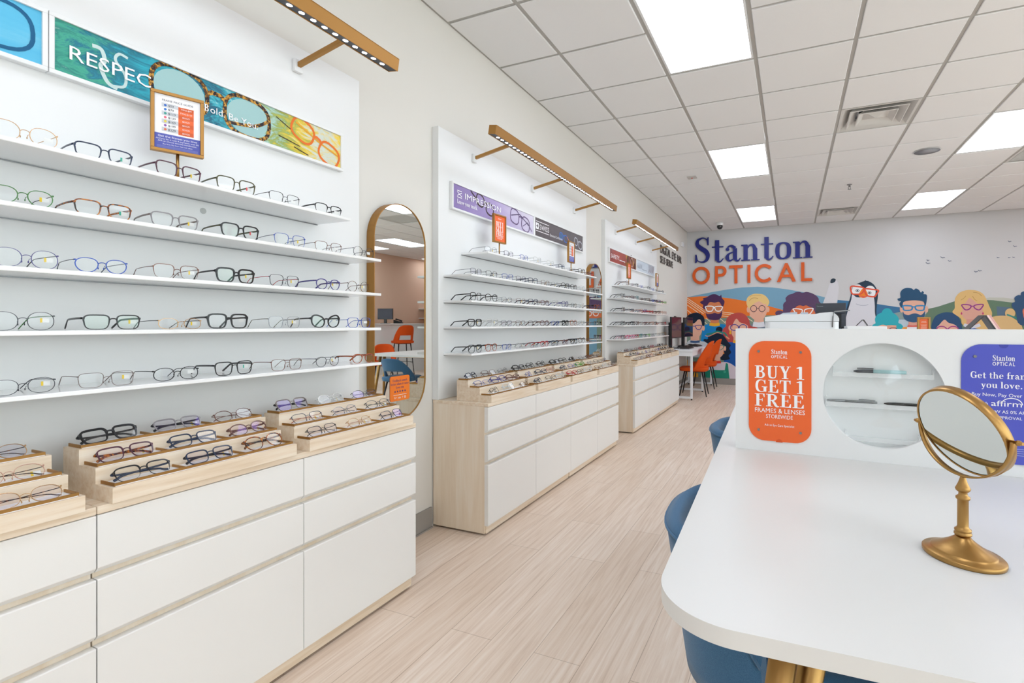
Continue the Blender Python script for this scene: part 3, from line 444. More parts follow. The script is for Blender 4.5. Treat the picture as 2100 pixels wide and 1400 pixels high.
for i in range(5):  # added glazing, out of view, for side fill on the left wall displays
    y0 = YB + .05 + i*2.03; y1 = y0 + 1.97; w = MB()
    for a, b, c, e in ((y0, y0+.05, .12, 2.92), (y1-.05, y1, .12, 2.92)): w.box(XR, XR+.06, a, b, c, e, GREYM)
    w.box(XR, XR+.06, y0+.05, y1-.05, .12, .18, GREYM).box(XR, XR+.06, y0+.05, y1-.05, 2.86, 2.92, GREYM)
    wo = struct(w, 'window_%d' % (i+3))
    p = MB().box(XR+.03, XR+.036, y0+.05, y1-.05, .18, 2.86, PANE).obj('window_pane', wo); p['kind'] = 'structure'
struct(MB().box(0, .012, YB, .0, 0, .1, BASEB).box(0, .012, 1.88, 2.455, .008, .12, BASEB).box(0, .02, 1.88, 2.455, 0, .008, BASEB)
       .box(0, .012, 4.87, 5.425, .008, .12, BASEB).box(0, .02, 4.87, 5.425, 0, .008, BASEB).box(0, .012, 7.86, YF, .008, .12, BASEB), 'baseboard_left')
struct(MB().box(.012, XC, YF-.012, YF, .008, .12, BASEB).box(.012, XC, YF-.02, YF, 0, .008, BASEB), 'baseboard_far')
# ---------------------------------------------------------------- ceiling: lay-in tiles between recessed bars
GX0, GY0, GS = .485, 2.616, .61
cx = lambda k: GX0 + GS*(k-1)          # bar k
cy = lambda v: GY0 + GS*v              # cross bar v
LIGHTS = [(k, v) for k in (2, 6, 10, 12) for v in (-10, -5, 0, 5, 10, 15)]  # the column nearest the peach wall is added to brighten it
VENTS = [(4, 4), (4, 11), (8, 7), (7, 0)]
RETURN = (7, 7)
skip = set()
for k, v in LIGHTS: skip |= {(k, v), (k, v+1)}
for k, v in VENTS: skip.add((k, v))
skip.add(RETURN); skip.discard((8, 7)); VENTS = [(4, 4), (4, 11)]; skip.discard((7, 0))
struct(MB().box(-T, XR+T, YB-T, YE+T, H+.09, H+.1, TILE), 'ceiling')
tl = MB(); g = .013; hb = .0085
for k in range(0, 14):
    for v in range(-11, 18):
        if (k, v) in skip: continue
        x0, x1 = (max(cx(k), 0), min(cx(k+1), XR)); y0, y1 = max(cy(v), YB), min(cy(v+1), YE)
        if x1-x0 < .06 or y1-y0 < .06: continue
        if x0 < XC-.02 < x1 and y0 > YF: continue
        if x1 < XC and y0 > YF - .06: continue
        if x1 < XC: y1 = min(y1, YF)
        x0 += g; x1 -= g; y0 += g; y1 -= g; b = .004
        vs = [(x0, y0, H), (x1, y0, H), (x1, y1, H), (x0, y1, H), (x0, y0, H-hb+b), (x1, y0, H-hb+b), (x1, y1, H-hb+b), (x0, y1, H-hb+b), (x0+b, y0+b, H-hb), (x1-b, y0+b, H-hb), (x1-b, y1-b, H-hb), (x0+b, y1-b, H-hb)]
        fs = [(8, 9, 10, 11)] + [(a, (a+1) % 4, 4+(a+1) % 4, 4+a) for a in range(4)] + [(4+a, 4+(a+1) % 4, 8+(a+1) % 4, 8+a) for a in range(4)] + [(0, 3, 2, 1)]
        tl.add(vs, fs, TILE)
tt = struct(tl, 'ceiling_tiles')
bars = MB(); bw = .012
for k in range(1, 14):
    x = cx(k)
    if x < XR: bars.box(x-bw, x+bw, YB, YF if x < XC else YE, H-.001, H+.02, TBAR)
for v in range(-10, 18):
    y = cy(v); bars.box(0 if y < YF else XC, XR, y-bw, y+bw, H, H+.019, TBAR)
bars.box(0, .02, YB, YF, H-.003, H+.02, TBAR).box(0, XC, YF-.02, YF, H-.003, H+.02, TBAR).box(XR-.02, XR, YB, YE, H-.003, H+.02, TBAR)
struct(bars, 'ceiling_bars')
LL = {(2, 0): 'large flat ceiling light panel, cut by the top edge of the photo', (2, 5): 'square-looking ceiling light panel above the middle wall display', (2, 10): 'small-looking ceiling light panel nearest the letters on the far wall',
      (6, 5): 'ceiling light panel at the right edge beside the round speaker', (6, 10): 'far ceiling light panel to the right of the far air vent'}
for k, v in LIGHTS:
    x0, x1, y0, y1 = cx(k)+g, cx(k+1)-g, cy(v)+g, cy(v+2)-g
    y0 = max(y0, YB+.02); y1 = min(y1, YE-.03)
    if x0 < XC and y0 > YF: continue
    if x1 > XR or y1-y0 < .4: continue
    lab = LL.get((k, v)) or 'flat ceiling light panel %s' % ('over the shop front' if v < 0 else 'over the right-hand half of the shop')
    t = thing('ceiling_light', lab, 'ceiling light', ((x0+x1)/2, (y0+y1)/2, H-.004), 0, 'recessed light panels')
    f = MB(); e = .014
    f.box(x0, x1, y0, y0+e, H-.006, H+.03, PANEL).box(x0, x1, y1-e, y1, H-.006, H+.03, PANEL).box(x0, x0+e, y0+e, y1-e, H-.006, H+.03, PANEL).box(x1-e, x1, y0+e, y1-e, H-.006, H+.03, PANEL)
    f.obj('frame', t)
    MB().box(x0+e, x1-e, y0+e, y1-e, H-.004, H+.01, LPANEL).obj('diffuser', t)
def sq(c, r, z): return [(c[0]-r, c[1]-r, z), (c[0]+r, c[1]-r, z), (c[0]+r, c[1]+r, z), (c[0]-r, c[1]+r, z)]
VENTM = pm('vent_white', 'D5D3CF', .5); THROAT = pm('vent_throat', '1B1B1C', .8)
for (k, v), lab in zip(VENTS, ('larger square louvred air vent in the ceiling, near one', 'farther square louvred air vent, close to the far wall')):
    c = ((cx(k)+cx(k+1))/2, (cy(v)+cy(v+1))/2)
    t = thing('ceiling_vent', lab, 'air vent', (c[0], c[1], H), 0, 'air diffusers')
    hw = GS/2 - g
    ring = lambda m, r0, z0, r1, z1: m.add(sq(c, r0, z0) + sq(c, r1, z1), [(i, (i+1) % 4, 4+(i+1) % 4, 4+i) for i in range(4)], VENTM)
    m = MB(); ring(m, hw, H-.004, hw-.02, H-.004); ring(m, hw-.02, H-.004, hw-.1, H+.07); ring(m, hw, H-.004, hw, H+.02); m.obj('frame', t)
    m = MB(); ring(m, .215, H-.012, .155, H+.035); ring(m, .215, H-.012, .222, H-.008); ring(m, .222, H-.008, .16, H+.04); m.obj('louvre', t)
    m = MB(); ring(m, .145, H-.016, .1, H+.02); ring(m, .145, H-.016, .152, H-.012); ring(m, .152, H-.012, .105, H+.025); ring(m, .1, H+.02, .012, H-.01)
    m.add(sq(c, .012, H-.01), [(0, 1, 2, 3)], VENTM)
    for dx, dy in ((1, 1), (1, -1), (-1, 1), (-1, -1)): m.tube([(c[0]+dx*.1, c[1]+dy*.1, H+.02), (c[0]+dx*.205, c[1]+dy*.205, H+.07)], .003, VENTM, 5)
    m.obj('louvre', t)
    MB().lathe([(.13, H+.055), (.13, H+.088)], THROAT, 28, (c[0], c[1], 0)).obj('duct', t)
k, v = RETURN
c = ((cx(k)+cx(k+1))/2, (cy(v)+cy(v+1))/2); hw = GS/2 - g
t = thing('return_grille', 'perforated grey return air grille at the right edge of the ceiling', 'air vent', (c[0], c[1], H))
m = MB(); ring = lambda m, r0, z0, r1, z1: m.add(sq(c, r0, z0) + sq(c, r1, z1), [(i, (i+1) % 4, 4+(i+1) % 4, 4+i) for i in range(4)], VENTM)
ring(m, hw, H-.004, hw-.03, H-.004); ring(m, hw, H-.004, hw, H+.02); m.obj('frame', t)
m = MB().box(c[0]-hw+.03, c[0]+hw-.03, c[1]-hw+.03, c[1]+hw-.03, H, H+.006, pm('grille_grey', '8F9094', .6))
for i in range(18):
    y = c[1]-hw+.045 + i*.03; m.box(c[0]-hw+.035, c[0]+hw-.035, y, y+.012, H-.004, H+.001, VENTM)
m.obj('mesh_panel', t)
t = thing('ceiling_speaker', 'round grey speaker grille flush in a ceiling tile', 'speaker', (3.25, 6.62, H-hb))
MB().lathe([(.125, -.006), (.118, -.009), (.118, -.004)], PANEL, 32, (3.25, 6.62, H-hb)).obj('rim', t)
MB().lathe([(.001, -.008), (.118, -.006)], pm('speaker_cloth', '9C9DA3', .8), 32, (3.25, 6.62, H-hb)).obj('grille', t)
t = thing('fire_sprinkler', 'small chrome fire sprinkler hanging below a ceiling tile', 'sprinkler', (2.632, 7.8, H-hb))
MB().lathe([(.03, .001), (.03, -.006), (.012, -.01), (.012, -.035)], GREYM, 14, (2.632, 7.8, H-hb)).obj('body', t)
MB().lathe([(.022, -.062), (.022, -.066)], GREYM, 12, (2.632, 7.8, H-hb)).tube([(2.62, 7.8, H-hb-.03), (2.617, 7.8, H-hb-.05), (2.632, 7.8, H-hb-.064)], .003, GREYM, 5).tube([(2.644, 7.8, H-hb-.03), (2.647, 7.8, H-hb-.05), (2.632, 7.8, H-hb-.064)], .003, GREYM, 5).obj('deflector', t)
t = thing('security_camera', 'white dome security camera with black ball under the far ceiling', 'camera', (.74, 9.76, H-hb))
MB().lathe([(.062, .001), (.062, -.045), (.055, -.055)], PANEL, 20, (.74, 9.76, H-hb)).obj('housing', t)
MB().sphere((.74, 9.76, H-hb-.075), .052, BLACKP).obj('dome', t)
MB().lathe([(.018, -.004), (.018, .004)], GREYM, 12, (0, 0, 0)).xf(Matrix.Translation((.748, 9.715, H-hb-.08)) @ Matrix.Rotation(1.5, 4, 'X')).obj('camera_lens', t)
t = thing('motion_detector', 'small square detector with a red spot on a ceiling tile', 'detector', (.79, 6.6, H-hb))
MB().box(.735, .845, 6.545, 6.655, H-hb-.012, H-hb-.001, pm('detector_grey', 'C3C0BD', .5)).obj('housing', t, bevel=.003)
MB().lathe([(.009, -.016), (.009, -.011)], emat('red_led', 'FF3020', .5), 10, (.79, 6.6, H-hb)).obj('indicator', t)
t = thing('wall_sensor', 'small white sensor box high on the left wall near the corner', 'sensor', (.001, 10.0, 2.71))
MB().box(.001, .035, 9.93, 10.07, 2.67, 2.755, PANEL).obj('housing', t, bevel=.006)
MB().box(.0345, .037, 9.96, 10.04, 2.685, 2.72, WHITEP).obj('sensor_window', t)

# ---------------------------------------------------------------- lettering on the walls
FO, FU, FV, FN = (0, YF, 0), (1, 0, 0), (0, 0, 1), (0, -1, 0)
LO, LU, LV, LN = (0, 0, 0), (0, 1, 0), (0, 0, 1), (1, 0, 0)
t = thing('store_sign', 'raised two-line shop name in navy serif and orange capitals', 'sign', (1.2, YF-.001, 2.2))
put_glyphs(MB(), 'Stanton', SERIF, .5, .15, 2.408, FO, FU, FV, FN, .012, BLD, 'L', 2.145, .022, .02, each=lambda m: m.obj('letter', t))
put_glyphs(MB(), 'OPTICAL', SANS, .35, .115, 1.978, FO, FU, FV, FN, .012, ORD, 'L', 2.178, .022, .1, each=lambda m: m.obj('letter', t))
t = thing('wall_lettering', 'dark raised words about the self-serve eye bar on the left wall', 'sign', (.001, 9., 2.3))
for body, v, y0, y1, h in (('DIGITAL', 2.335, 8.22, 8.98, .138), ('EYE', 2.335, 9.09, 9.44, .138), ('BAR', 2.335, 9.55, 9.94, .138), ('SELF-SERVE', 2.175, 8.2, 9.165, .122)):
    m = MB(); put_text(m, body, h*1.37, y0, v, LO, LU, LV, LN, .014, BRONZE, 'LEFT', y1-y0)
    n = len(m.v); fr_ = m.v[:]; fs = [f[:] for f in m.f]
    m.v += [(p[0]-.006, p[1], p[2]) for p in fr_]
    ed = {}
    for f in fs:
        for a, b in zip(f, f[1:]+f[:1]): ed[(a, b)] = 1
    for (a, b) in ed:
        if (b, a) not in ed: m.f.append([a, b, n+b, n+a]); m.m.append(0); m.sm.append(False)
    m.obj('word', t, fix=False)
# ---------------------------------------------------------------- mural printed on the far wall
t = thing('wall_mural', 'wide painted mural of people with glasses, a penguin and hills', 'mural', (2.6, YF-.001, .12))
layer = 0
for name, shapes in MURAL:
    m = MB()
    for sh in shapes:
        layer += 1; off = .0012 + layer*.00004
        if sh[0] == 'p':
            P = [Vector((x/1000, z/1000)) for x, z in sh[3]]
            if sh[2] and len(P) > 4: P = catmull([(p.x, p.y, 0) for p in P], 4, True)
            pts = [(p[0], min(max(p[1], .121), 2.9)) for p in P]
            m.flat(pts, FO, FU, FV, FN, off, ink(sh[1]))
        else:
            P = [(x/1000, z/1000, 0) for x, z in sh[4]]
            if len(P) > 2: P = catmull(P, 4, bool(sh[2]))
            m.ribbon([(p[0], p[1]) for p in P], sh[3]/1000, FO, FU, FV, FN, off, ink(sh[1]), bool(sh[2]))
    m.obj(name, t, fix=False)
# ---------------------------------------------------------------- wall displays: cabinets, back panels, shelves
NX = (1, 0, 0)
UN = {'near': (-.5, 1.864), 'middle': (2.47, 4.856), 'far': (5.435, 7.84)}
WHICH = {'near': 'nearest', 'middle': 'middle', 'far': 'farthest'}
XF = .385; ZT = .745
def cabinet(y0, y1, label, left_open, right_open):
    t = thing('drawer_cabinet', label, 'cabinet', (.19, (y0+y1)/2, 0), 0, 'drawer cabinets along the wall')
    e = .0015; y0 += e; y1 -= e; ym = (y0+y1)/2
    MB().box(.006, .36, y0, y1, .012, .7255, MAPLEV).obj('carcass', t, bevel=.001, seg=1)
    MB().box(.3595, .366, y0+.01, y1-.01, .012, .0565, MAPLE).obj('plinth', t)
    MB().box(.02, .34, y0+.03, y1-.03, 0, .0125, BLACK).obj('base_frame', t)
    MB().box(.004, XF, y0-e*.5, y1+e*.5, .7255, ZT, MAPLE).obj('worktop', t, bevel=.0015, seg=1)
    for a, b in ((y0, ym-.0015), (ym+.0015, y1)):
        for z0, z1 in ((.581, .7235), (.415, .566), (.058, .3985)):
            vs = [(.3605, z0), (XF-.014, z0), (XF-.001, z0+.013 if z0 > .1 else z0+.001), (XF-.001, z1-.002), (XF-.003, z1), (.3605, z1)]
            MB().prism([(p[0], p[1]) for p in vs], (0, 0, 0), (1, 0, 0), (0, 0, 1), (0, 1, 0), a, b, DRAWER).obj('drawer', t, bevel=.001, seg=1)
cabs = [('near', -.5, .69, 'white and maple drawer cabinet at the lower left corner'), ('near', .69, 1.864, 'white and maple drawer cabinet under the nearest round-ended mirror side'),
        ('middle', 2.47, 3.66, 'drawer cabinet with maple end panel, near half of middle display'), ('middle', 3.66, 4.856, 'drawer cabinet forming the far half of the middle display'),
        ('far', 5.435, 6.637, 'drawer cabinet with maple end panel, near half of farthest display'), ('far', 6.637, 7.84, 'drawer cabinet beside the white computer desk')]
cabs[1] = ('near', .69, 1.864, 'white and maple drawer cabinet in front of the tall mirror')
for u, a, b, lab in cabs: cabinet(a, b, lab, 0, 0)
SHZ = [1.630, 1.477, 1.3235, 1.169, 1.0125]; SHT = .012; XSH = .243
for u, (y0, y1) in UN.items():
    t = thing('wall_display', 'white slab wall display with five shelves, %s' % {'near': 'nearest, below the price guide', 'middle': 'middle, with the purple banner', 'far': 'farthest, with the red banner'}[u], 'shelving', (.02, (y0+y1)/2, ZT), 0, 'white shelf walls')
    MB().box(0, .045, y0, y1, ZT+.001, 2.352, PANEL).obj('back_panel', t, bevel=.001, seg=1)
    if u == 'near': MB().prism(circ(.0105, 20, 1.145, 1.589), (0, 0, 0), LU, LV, NX, .0452, .0462, pm('grey_dot', 'B9BBB9', .6)).obj('grey_dot', t)
    for i, z in enumerate(SHZ):
        a, b = (y0+.228, y1-.24) if i == 0 else (y0+.05, y1-.065)
        s = MB().box(.0445, XSH, a, b, z-SHT/2, z+SHT/2, SHELFM).obj('shelf', t, bevel=.0015, seg=1)
        MB().box(.0444, .0475, a, b, z-SHT/2-.003, z-SHT/2-.0002, GREYM).obj('support_rail', s)
# LED bars
BAR = {'near': (-.495, 1.768, [-.35, .6, 1.518]), 'middle': (2.58, 4.845, [2.836, 3.663, 4.526]), 'far': (5.555, 7.85, [5.79, 6.646, 7.466])}
BL = {'near': 'brass LED light bar at the top left, over the nearest display', 'middle': 'brass LED light bar over the middle display', 'far': 'brass LED light bar over the farthest display'}
Rb = Matrix.Translation((.345, 0, 2.322)) @ Matrix.Rotation(.16, 4, 'Y')
for u, (a, b, arms) in BAR.items():
    t = thing('light_bar', BL[u], 'lamp', (.05, (a+b)/2, 2.265), 0, 'LED bars over the displays')
    w, h = .026, .027
    hs = MB(); 
    hs.box(-w, w, a, b, h-.003, h, BRASSD).box(-w, -w+.003, a, b, -h, h-.003, BRASSD).box(w-.003, w, a, b, -h, h-.003, BRASSD).box(-w+.003, w-.003, a, a+.004, -h+.001, h-.003, BRASSD).box(-w+.003, w-.003, b-.004, b, -h+.001, h-.003, BRASSD)
    ho = hs.xf(Rb).obj('housing', t, bevel=.001, seg=1)
    MB().box(-w+.0035, w-.0035, a+.0045, b-.0045, -h+.003, -h+.012, DARKG).xf(Rb).obj('led_tray', t)
    N = 44; led = None
    for i in range(N):
        y = a + .07 + (b-a-.14)*i/(N-1)
        if u == 'near' and y < .25: continue
        m = Rb @ Matrix.Translation((0, y, -h+.0025))
        if led is None:
            led = MB().lathe([(.0095, 0), (.0095, .002)], LEDM, 14).obj('led_spot', ho, world=False)
            led.parent = t; led.matrix_parent_inverse = Matrix.Identity(4); o = led
        else:
            o = led.copy(); COL.objects.link(o); o.parent = t
        o.location = m.to_translation() - t.location; o.rotation_euler = m.to_euler()
    for ya in arms:
        MB().tube([(.062, ya, 2.268), (.325, ya, 2.318)], .0125, BRASSD, 4, sx=.9).obj('arm', t)
        MB().box(.0455, .064, ya-.02, ya+.02, 2.238, 2.292, PANEL).obj('wall_bracket', t, bevel=.003)
# banners
def lightbox(y0, y1, label, mat, art, group='banner pictures above the shelves'):
    z0, z1 = 1.886, 2.056
    t = thing('banner', label, 'poster', (.046, y0, z0), 0, group)
    X = .068; f = .012
    m = MB()
    m.box(.0455, X, y0, y1, z0, z0+f, PANEL).box(.0455, X, y0, y1, z1-f, z1, PANEL).box(.0455, X, y0, y0+f, z0+f, z1-f, PANEL).box(.0455, X, y1-f, y1, z0+f, z1-f, PANEL)
    m.obj('frame', t, bevel=.001, seg=1)
    p = MB(); p.box(.0455, X-.006, y0+f, y1-f, z0+f, z1-f, mat)
    pl = p.obj('print', t)
    a = MB(); art(a, (X-.006, y0, z0), y1-y0, z1-z0); 
    if a.v: a.obj('artwork', pl, fix=False)
    return t
NX = (1, 0, 0)
def A(m): return dict(U=LU, V=LV, N=NX)
def big_glasses(m, O, c, s, mat, w=.02, ang=0., temples=True):
    def ring(cx_, cz, rx, rz):
        pts = [(rx*abs(cos(a))**.75*(1 if cos(a) > 0 else -1), rz*abs(sin(a))**.75*(1 if sin(a) > 0 else -1)) for a in [2*PI*k/28 for k in range(28)]]
        q = [(c[0] + (cx_+x)*s*cos(ang) - (cz+z)*s*sin(ang), c[1] + (cx_+x)*s*sin(ang) + (cz+z)*s*cos(ang)) for x, z in pts]
        m.ribbon(q, w*s, O, LU, LV, NX, .001, mat, True)
    ring(-.62, 0, .46, .38); ring(.62, 0, .46, .38)
    L = lambda pts, ww: m.ribbon([(c[0] + x*s*cos(ang) - z*s*sin(ang), c[1] + x*s*sin(ang) + z*s*cos(ang)) for x, z in pts], ww*s, O, LU, LV, NX, .0012, mat)
    L([(-.2, .12), (-.08, .2), (.08, .2), (.2, .12)], w*1.1)
    if temples: L([(-1.05, .25), (-1.3, .35), (-1.9, .25), (-2.3, -.1)], w*.8); L([(1.05, .25), (.8, .1), (.2, -.25), (-.3, -.5)], w*.6)
TORT = tortoise('print_tortoise', '1E1A22', '5A3A1C', 'D09A3E')
def art_respec(m, O, W, Hh):
    for k_ in (-1, 1): m.flat(circ(.08, 24, .455 + k_*.118, .083 - k_*.003, .066), O, LU, LV, NX, .0004, ink('9FC4C4'))
    big_glasses(m, O, (.455, .085), .19, TORT, .075, -.03, False)
    m.ribbon(catmull([(.66, .1, 0), (.6, .06, 0), (.5, .04, 0)], 5), .012, O, LU, LV, NX, .0008, TORT)
    big_glasses(m, O, (.88, .085), .118, ink('E2722A'), .085, -.42, False)
    m.ribbon([(.78, .14), (.9, .09), (1.0, .06)], .008, O, LU, LV, NX, .0009, ink('E0A030'))
    for k_, (a_, b_) in enumerate((((.69, .13), (.76, .1)), ((.7, .06), (.8, .045)), ((.77, .035), (.84, .02)))): m.ribbon([a_, b_], .004, O, LU, LV, NX, .0007+k_*.0001, ink('3A2C2A'))
    em = ink('C3D8D6')
    m.ribbon([p[:2] for p in catmull([(.098, .122, 0), (.12, .12, 0), (.128, .09, 0), (.118, .07, 0), (.135, .03, 0), (.16, .02, 0)], 5)], .011, O, LU, LV, NX, .0006, em)
    m.ribbon([p[:2] for p in catmull([(.187, .125, 0), (.165, .128, 0), (.155, .105, 0), (.18, .07, 0), (.178, .035, 0), (.15, .024, 0)], 5)], .008, O, LU, LV, NX, .0007, em)
    put_text(m, 'RESPEC', .057, .04, .057, O, LU, LV, NX, .003, WHITE, 'LEFT', .204)
    put_text(m, 'Be', .034, .352, .05, O, LU, LV, NX, .003, WHITE, 'LEFT'); put_glyphs(m, 'B', SERIF, .024, .412, .05, O, LU, LV, NX, .003, WHITE, 'L'); put_text(m, 'old. Be You.', .034, .432, .05, O, LU, LV, NX, .003, WHITE, 'LEFT', .178)
def art_blue(m, O, W, Hh):
    big_glasses(m, O, (.82, .08), .16, ink('175C86'), .06, .06, False); m.ribbon([(.86, .06), (.885, .03)], .006, O, LU, LV, NX, .0013, ink('175C86'))
def art_imp(m, O, W, Hh):
    big_glasses(m, O, (.37, .1), .1, ink('40332E'), .1, -.3, False); m.ribbon([(.2, .155), (.26, .12), (.3, .09)], .009, O, LU, LV, NX, .0013, ink('40332E'))
    big_glasses(m, O, (.86, .085), .14, ink('6C5A80'), .07, -.18, False); m.ribbon([(.72, .1), (.85, .13), (1.0, .07)], .008, O, LU, LV, NX, .0014, ink('5B4C70')); m.ribbon([(.9, .05), (.98, .09), (1.05, .03)], .006, O, LU, LV, NX, .0015, ink('5B4C70'))
    put_text(m, 'IMPRESSION', .053, .128, .087, O, LU, LV, NX, .003, WHITE, 'LEFT', .438)
    put_glyphs(m, 'Leave your mark.', SERIF, .028, .051, .045, O, LU, LV, NX, .003, WHITE, 'L', .225)
    for z in (.124, .084): m.ribbon([(.051, z), (.1, z)], .0045, O, LU, LV, NX, .003, WHITE)
    m.ribbon([(.051, .116), (.075, .104), (.1, .116)], .0045, O, LU, LV, NX, .0031, WHITE); m.ribbon([(.051, .092), (.075, .104), (.1, .092)], .0045, O, LU, LV, NX, .0032, WHITE)
def art_swiss(m, O, W, Hh):
    big_glasses(m, O, (.58, .08), .08, ink('3F74C8'), .1, -.1, False); big_glasses(m, O, (.93, .075), .09, ink('C9CDD6'), .09, -.2, False)
    m.ribbon([(.66, .1), (.7, .07), (.72, .04)], .008, O, LU, LV, NX, .0014, ink('E58A3C'))
    for c_ in (.535,): m.flat(circ(.03, 16, c_, .08), O, LU, LV, NX, .0005, ink('4E6E92'))
    m.flat([(.03, .07), (.08, .07), (.08, .12), (.03, .12)], O, LU, LV, NX, .002, WHITE)
    m.flat([(.05, .08), (.06, .08), (.06, .11), (.05, .11)], O, LU, LV, NX, .0024, ink('4A4248')); m.flat([(.04, .09), (.07, .09), (.07, .1), (.04, .1)], O, LU, LV, NX, .0025, ink('4A4248'))
    put_text(m, 'SWISS', .062, .09, .071, O, LU, LV, NX, .003, WHITE, 'LEFT', .18)
    m.ribbon([(.03, .132), (.275, .132)], .005, O, LU, LV, NX, .003, WHITE); m.ribbon([(.03, .055), (.275, .055)], .005, O, LU, LV, NX, .003, WHITE)
    put_text(m, 'Elevated Confidence.', .03, .29, .048, O, LU, LV, NX, .003, WHITE, 'LEFT', .265)
def art_safety(m, O, W, Hh):
    for i in range(9): m.flat(circ(.02+.012*(i % 3), 12, .62+.05*i, .05+.03*((i*7) % 4)), O, LU, LV, NX, .0005+.00004*i, ink(['8A5A2E', 'B98A45', '5A3420'][i % 3]))
    m.ribbon(circ(.055, 20, .9, .09), .012, O, LU, LV, NX, .0012, ink('C9A9A0'), True)
    put_text(m, 'SAFETY', .068, .052, .058, O, LU, LV, NX, .003, WHITE, 'LEFT', .31)
    m.ribbon([(.37, .062), (.6, .062)], .008, O, LU, LV, NX, .003, WHITE)
def art_pale(m, O, W, Hh):
    for i, x in enumerate((.04, .1, .17, .23)): m.ribbon([(x, .05), (x+.035, .12), (x+.06, .05)], .007, O, LU, LV, NX, .002+.0001*i, ink('4E5A68'))
    m.ribbon([(.3, .05), (.55, .05)], .006, O, LU, LV, NX, .002, ink('7E8A98'))
    for i in range(10): m.ribbon([(.62+.03*i, .03+.01*(i % 3)), (.66+.03*i, .09), (.63+.035*i, .15)], .008, O, LU, LV, NX, .001+.0001*i, ink(['7A4A48', '58748C', 'A8705E'][i % 3]))
lightbox(-.30, .722, 'sky-blue framed eyewear poster cut by the left edge', poster('art_sky', [(.2, '36A5D4'), (.6, '5BBADE'), (.9, '8FD0E6')], (1.5, 1.5, 9), .2), art_blue)
lightbox(.724, 1.746, 'framed teal and yellow poster lettered RESPEC', poster('art_teal', [(.13, 'A9CFC0'), (.18, '1F7F78'), (.23, '3FA58C'), (.28, '0F6F86'), (.36, '22A8BC'), (.44, '0E5570'), (.5, '2FA9BA'), (.56, 'A9D0CC'), (.62, '8FA24A'), (.68, 'E3C431'), (.75, 'C9D6D2'), (.82, 'EBCB3A')], (3, 7, 16), 3., (0, 1.02), .62), art_respec)
lightbox(2.577, 3.664, 'framed lilac poster lettered IMPRESSION', poster('art_lilac', [(.15, '7F6BA6'), (.5, 'A391C2'), (.85, 'D8D4E2')], (2, 2, 4), .6, (0, 1.08), .6), art_imp)
lightbox(3.666, 4.72, 'framed dark brown poster lettered SWISS', poster('art_brown', [(.2, '3F383C'), (.8, '5A5054')], (2, 3, 3), .5), art_swiss)
lightbox(5.521, 6.628, 'framed dark red poster lettered SAFETY', poster('art_red', [(.2, '7A2F2A'), (.4, 'A8402F'), (.6, '8A3A2A'), (.75, '6A3C22'), (.9, 'B07A38')], (3, 4, 8), 2., (0, 1.1), .5), art_safety)
lightbox(6.63, 7.645, 'framed pale grey-blue poster at the end of the farthest display', poster('art_pale', [(.2, 'D3DCE4'), (.8, 'BFCCD8')], (2, 2, 3), .4), art_pale)

# sign frames standing on the top shelves
def sign_frame(loc, label, art, w=.136, h=.187, post=.09, rz=0., group='brass sign frames on the top shelves', small=False):
    t = thing('sign_frame', label, 'sign', loc, rz, group)
    f = .0095; d = .009; zb = post
    m = MB()
    m.box(-d, d, -w/2, w/2, zb, zb+f, BRASSD).box(-d, d, -w/2, w/2, zb+h-f, zb+h, BRASSD).box(-d, d, -w/2, -w/2+f, zb+f, zb+h-f, BRASSD).box(-d, d, w/2-f, w/2, zb+f, zb+h-f, BRASSD)
    m.obj('frame', t, world=False, bevel=.0008, seg=1)
    c = MB().box(-d+.001, d-.006, -w/2+f, w/2-f, zb+f, zb+h-f, WHITE).obj('card', t, world=False)
    a = MB(); art(a, (d-.006, -w/2+f, zb+f), w-2*f, h-2*f); a.obj('printing', c, world=False, fix=False)
    if post:
        MB().tube([(0, 0, .003), (0, 0, zb)], .0045, BRASS, 10).obj('post', t, world=False)
        MB().lathe([(.037, .0005), (.037, .004), (.0365, .0045)], BRASS, 24).obj('base', t, world=False)
    return t
